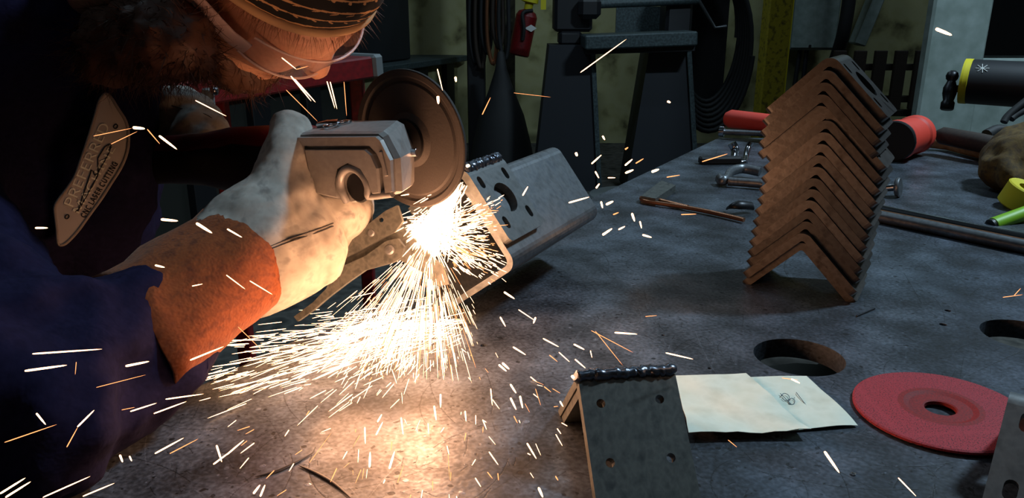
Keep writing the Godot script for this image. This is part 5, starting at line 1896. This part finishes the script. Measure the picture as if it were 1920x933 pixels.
	# single sparks that stand apart: x, y to x, y, width in pixels, depth (0: just above the bench), tint
	var zones := [
		["glowing spark in front of the worker's dark sleeve", [[60, 663, 192, 654, 5, 0.40, 0], [46, 695, 126, 684, 7, 0.40, 0], [235, 686, 280, 677, 7, 0.42, 0], [180, 726, 274, 702, 2, 0.42, 1], [145, 800, 177, 768, 5, 0.42, 0], [125, 838, 146, 800, 3, 0.42, 1], [68, 774, 86, 796, 6, 0.42, 0], [8, 829, 107, 795, 3, 0.42, 1], [0, 925, 48, 895, 6, 0.40, 0], [10, 932, 58, 902, 6, 0.40, 0], [143, 678, 141, 702, 2, 0.42, 1], [66, 427, 90, 427, 6, 0.45, 0], [228, 768, 253, 763, 2, 0.42, 1], [244, 771, 294, 755, 4, 0.42, 0]]],
		["glowing spark in front of the rust suede cuff", [[302, 411, 334, 414, 8, 0.48, 0], [368, 418, 398, 437, 9, 0.48, 0], [426, 429, 454, 445, 5, 0.48, 0], [291, 497, 309, 501, 6, 0.48, 0], [360, 536, 380, 532, 3, 0.48, 0], [424, 515, 460, 542, 3, 0.48, 0], [468, 526, 511, 552, 3, 0.48, 0], [356, 675, 420, 649, 5, 0.48, 0], [446, 612, 495, 660, 2, 0.52, 1]]],
		["glowing spark in the dark air above the grinder", [[545, 142, 584, 190, 4, 0.60, 0], [552, 148, 592, 192, 4, 0.60, 0], [613, 152, 628, 203, 3, 0.60, 0], [619, 153, 632, 205, 3, 0.60, 0], [536, 168, 596, 228, 2, 0.62, 1], [645, 153, 650, 218, 2, 0.62, 1], [528, 108, 556, 130, 3, 0.58, 0], [556, 130, 578, 124, 2, 0.58, 1], [820, 129, 830, 170, 3, 0.60, 0], [366, 188, 425, 218, 3, 0.6, 0], [249, 239, 272, 241, 9, 0.5, 0], [298, 254, 332, 280, 7, 0.5, 0], [276, 242, 300, 270, 3, 0.5, 1], [175, 255, 248, 240, 2, 0.5, 1], [208, 270, 258, 246, 2, 0.5, 1], [854, 145, 855, 153, 8, 0.62, 0], [821, 180, 822, 195, 9, 0.6, 0]]],
		["glowing spark over the steel tube or just right of it", [[1080, 287, 1082, 292, 9, 0.7, 0], [980, 366, 990, 349, 5, 0.66, 0], [1066, 380, 1105, 369, 5, 0.66, 0], [1109, 307, 1128, 290, 5, 0.75, 0], [1116, 321, 1123, 334, 5, 0.75, 0], [1172, 310, 1186, 298, 6, 0.8, 0], [1192, 306, 1207, 297, 4, 0.8, 1], [1173, 324, 1188, 318, 7, 0.8, 0], [1222, 322, 1236, 317, 8, 0.8, 0], [1140, 333, 1154, 333, 3, 0.8, 0], [1130, 255, 1134, 262, 6, 0.8, 0], [1252, 190, 1257, 192, 7, 0.9, 0], [1172, 280, 1178, 276, 5, 0.9, 1], [1127, 378, 1130, 390, 6, 0.85, 0], [1118, 352, 1124, 344, 6, 0.85, 0], [1137, 383, 1150, 377, 8, 0.85, 0], [1130, 440, 1148, 428, 8, 0.85, 0], [1185, 400, 1190, 415, 7, 0.9, 0], [1205, 440, 1222, 445, 6, 0.9, 0], [1250, 332, 1275, 328, 3, 0.95, 1], [1277, 402, 1306, 401, 3, 0.95, 1], [876, 311, 880, 310, 11, 0.70, 0], [1160, 430, 1172, 424, 5, 0.88, 0], [1150, 402, 1160, 398, 4, 0.88, 1], [1316, 303, 1365, 288, 3, 0.95, 1], [1200, 415, 1203, 428, 5, 0.9, 0]]],
		["glowing spark flying in front of the shop background", [[1088, 136, 1175, 73, 3, 0.9, 0], [904, 215, 920, 182, 3, 0.9, 1], [1755, 54, 1785, 66, 11, 0.8, 0], [963, 174, 1033, 182, 1.2, 1.0, 1]]],
		["glowing spark low over the middle of the bench", [[1108, 619, 1188, 661, 2, 0.55, 1], [1116, 620, 1168, 685, 2, 0.55, 1], [1152, 623, 1195, 626, 5, 0.52, 0], [1248, 661, 1300, 673, 4, 0.52, 0], [1210, 593, 1232, 591, 2, 0.6, 1], [945, 547, 965, 560, 6, 0.62, 0], [1018, 634, 1048, 650, 4, 0.55, 0], [1048, 660, 1068, 678, 3, 0.55, 0], [1076, 645, 1096, 655, 5, 0.55, 0], [1078, 673, 1098, 690, 4, 0.5, 0], [1107, 657, 1110, 670, 3, 0.55, 0], [962, 650, 986, 665, 5, 0.55, 0], [972, 580, 1002, 600, 3, 0.55, 0], [1004, 595, 1000, 606, 6, 0.55, 0], [938, 594, 948, 612, 5, 0.55, 0], [1484, 710, 1500, 718, 5, 0.48, 0], [1466, 708, 1496, 712, 2, 0.48, 1], [1365, 824, 1382, 838, 2, 0.42, 1], [1880, 557, 1918, 552, 2, 0.5, 1], [1902, 553, 1914, 540, 2, 0.5, 1]]],
		["glowing spark above the front edge of the bench", [[1546, 846, 1574, 886, 9, 0.36, 0], [1684, 895, 1718, 930, 4, 0.36, 0], [1010, 914, 1018, 932, 8, 0.38, 0], [988, 830, 1006, 860, 5, 0.42, 0], [826, 738, 826, 764, 6, 0.5, 0], [814, 760, 818, 788, 6, 0.5, 0], [752, 782, 756, 815, 5, 0.46, 0], [730, 878, 740, 845, 8, 0.42, 0], [693, 875, 694, 846, 7, 0.42, 0], [684, 800, 685, 832, 5, 0.46, 0], [708, 790, 716, 776, 6, 0.46, 0], [705, 815, 718, 790, 5, 0.46, 0], [920, 728, 923, 760, 4, 0.5, 0], [957, 745, 968, 768, 6, 0.5, 0], [975, 742, 980, 765, 7, 0.5, 0], [942, 680, 955, 692, 7, 0.5, 0], [935, 683, 950, 696, 6, 0.5, 0], [957, 720, 968, 737, 6, 0.5, 0], [872, 770, 874, 790, 5, 0.46, 0], [892, 778, 892, 796, 3, 0.46, 0], [475, 925, 488, 908, 7, 0.36, 0], [488, 930, 497, 908, 6, 0.36, 0], [406, 834, 416, 866, 6, 0.4, 0], [425, 852, 458, 824, 5, 0.4, 0], [400, 870, 432, 846, 5, 0.4, 0], [580, 867, 622, 810, 2, 0.42, 1], [840, 850, 843, 900, 2, 0.4, 1], [838, 835, 842, 852, 3, 0.42, 0], [745, 905, 757, 870, 3, 0.4, 1], [1050, 752, 1056, 762, 5, 0.45, 0], [1004, 728, 1014, 760, 2, 0.45, 1], [1073, 705, 1076, 708, 10, 0.45, 0], [290, 850, 345, 820, 5, 0.4, 0], [80, 932, 170, 892, 4, 0.38, 0], [155, 930, 215, 905, 4, 0.38, 0], [310, 748, 382, 738, 4, 0.44, 0], [288, 775, 350, 752, 4, 0.44, 0], [318, 850, 372, 822, 3, 0.4, 1], [225, 853, 230, 866, 7, 0.4, 0], [243, 855, 247, 864, 5, 0.4, 0]]]]
	for zn in zones:
		for q in zn[1]:
			var d: float = q[5]
			var a := at(q[0], q[1], d)
			var b := at(q[2], q[3], d * rng.randf_range(0.97, 1.03))
			a.y = maxf(a.y, 0.002)
			b.y = maxf(b.y, 0.002)
			var o := MeshInstance3D.new()
			o.mesh = hot if q[6] == 0 else warm
			o.name = numbered("glowing_spark")
			o.transform = sliver(a, b, q[4] * 0.30 / FOCAL * d)
			add_child(o)
			var lp := Vector2(q[0], q[1]).distance_to(Vector2(q[2], q[3]))
			var look: String = ("long thin orange spark" if lp > 45 else "short thin orange spark") if q[6] == 1 else ("tiny bright fleck of spark" if lp < 13 else "fat white hot spark" if q[4] > 6 else "long white hot spark" if lp > 40 else "slim white hot spark")
			var label: String = look + zn[0].substr(13)
			tag(o, label, "spark", label)
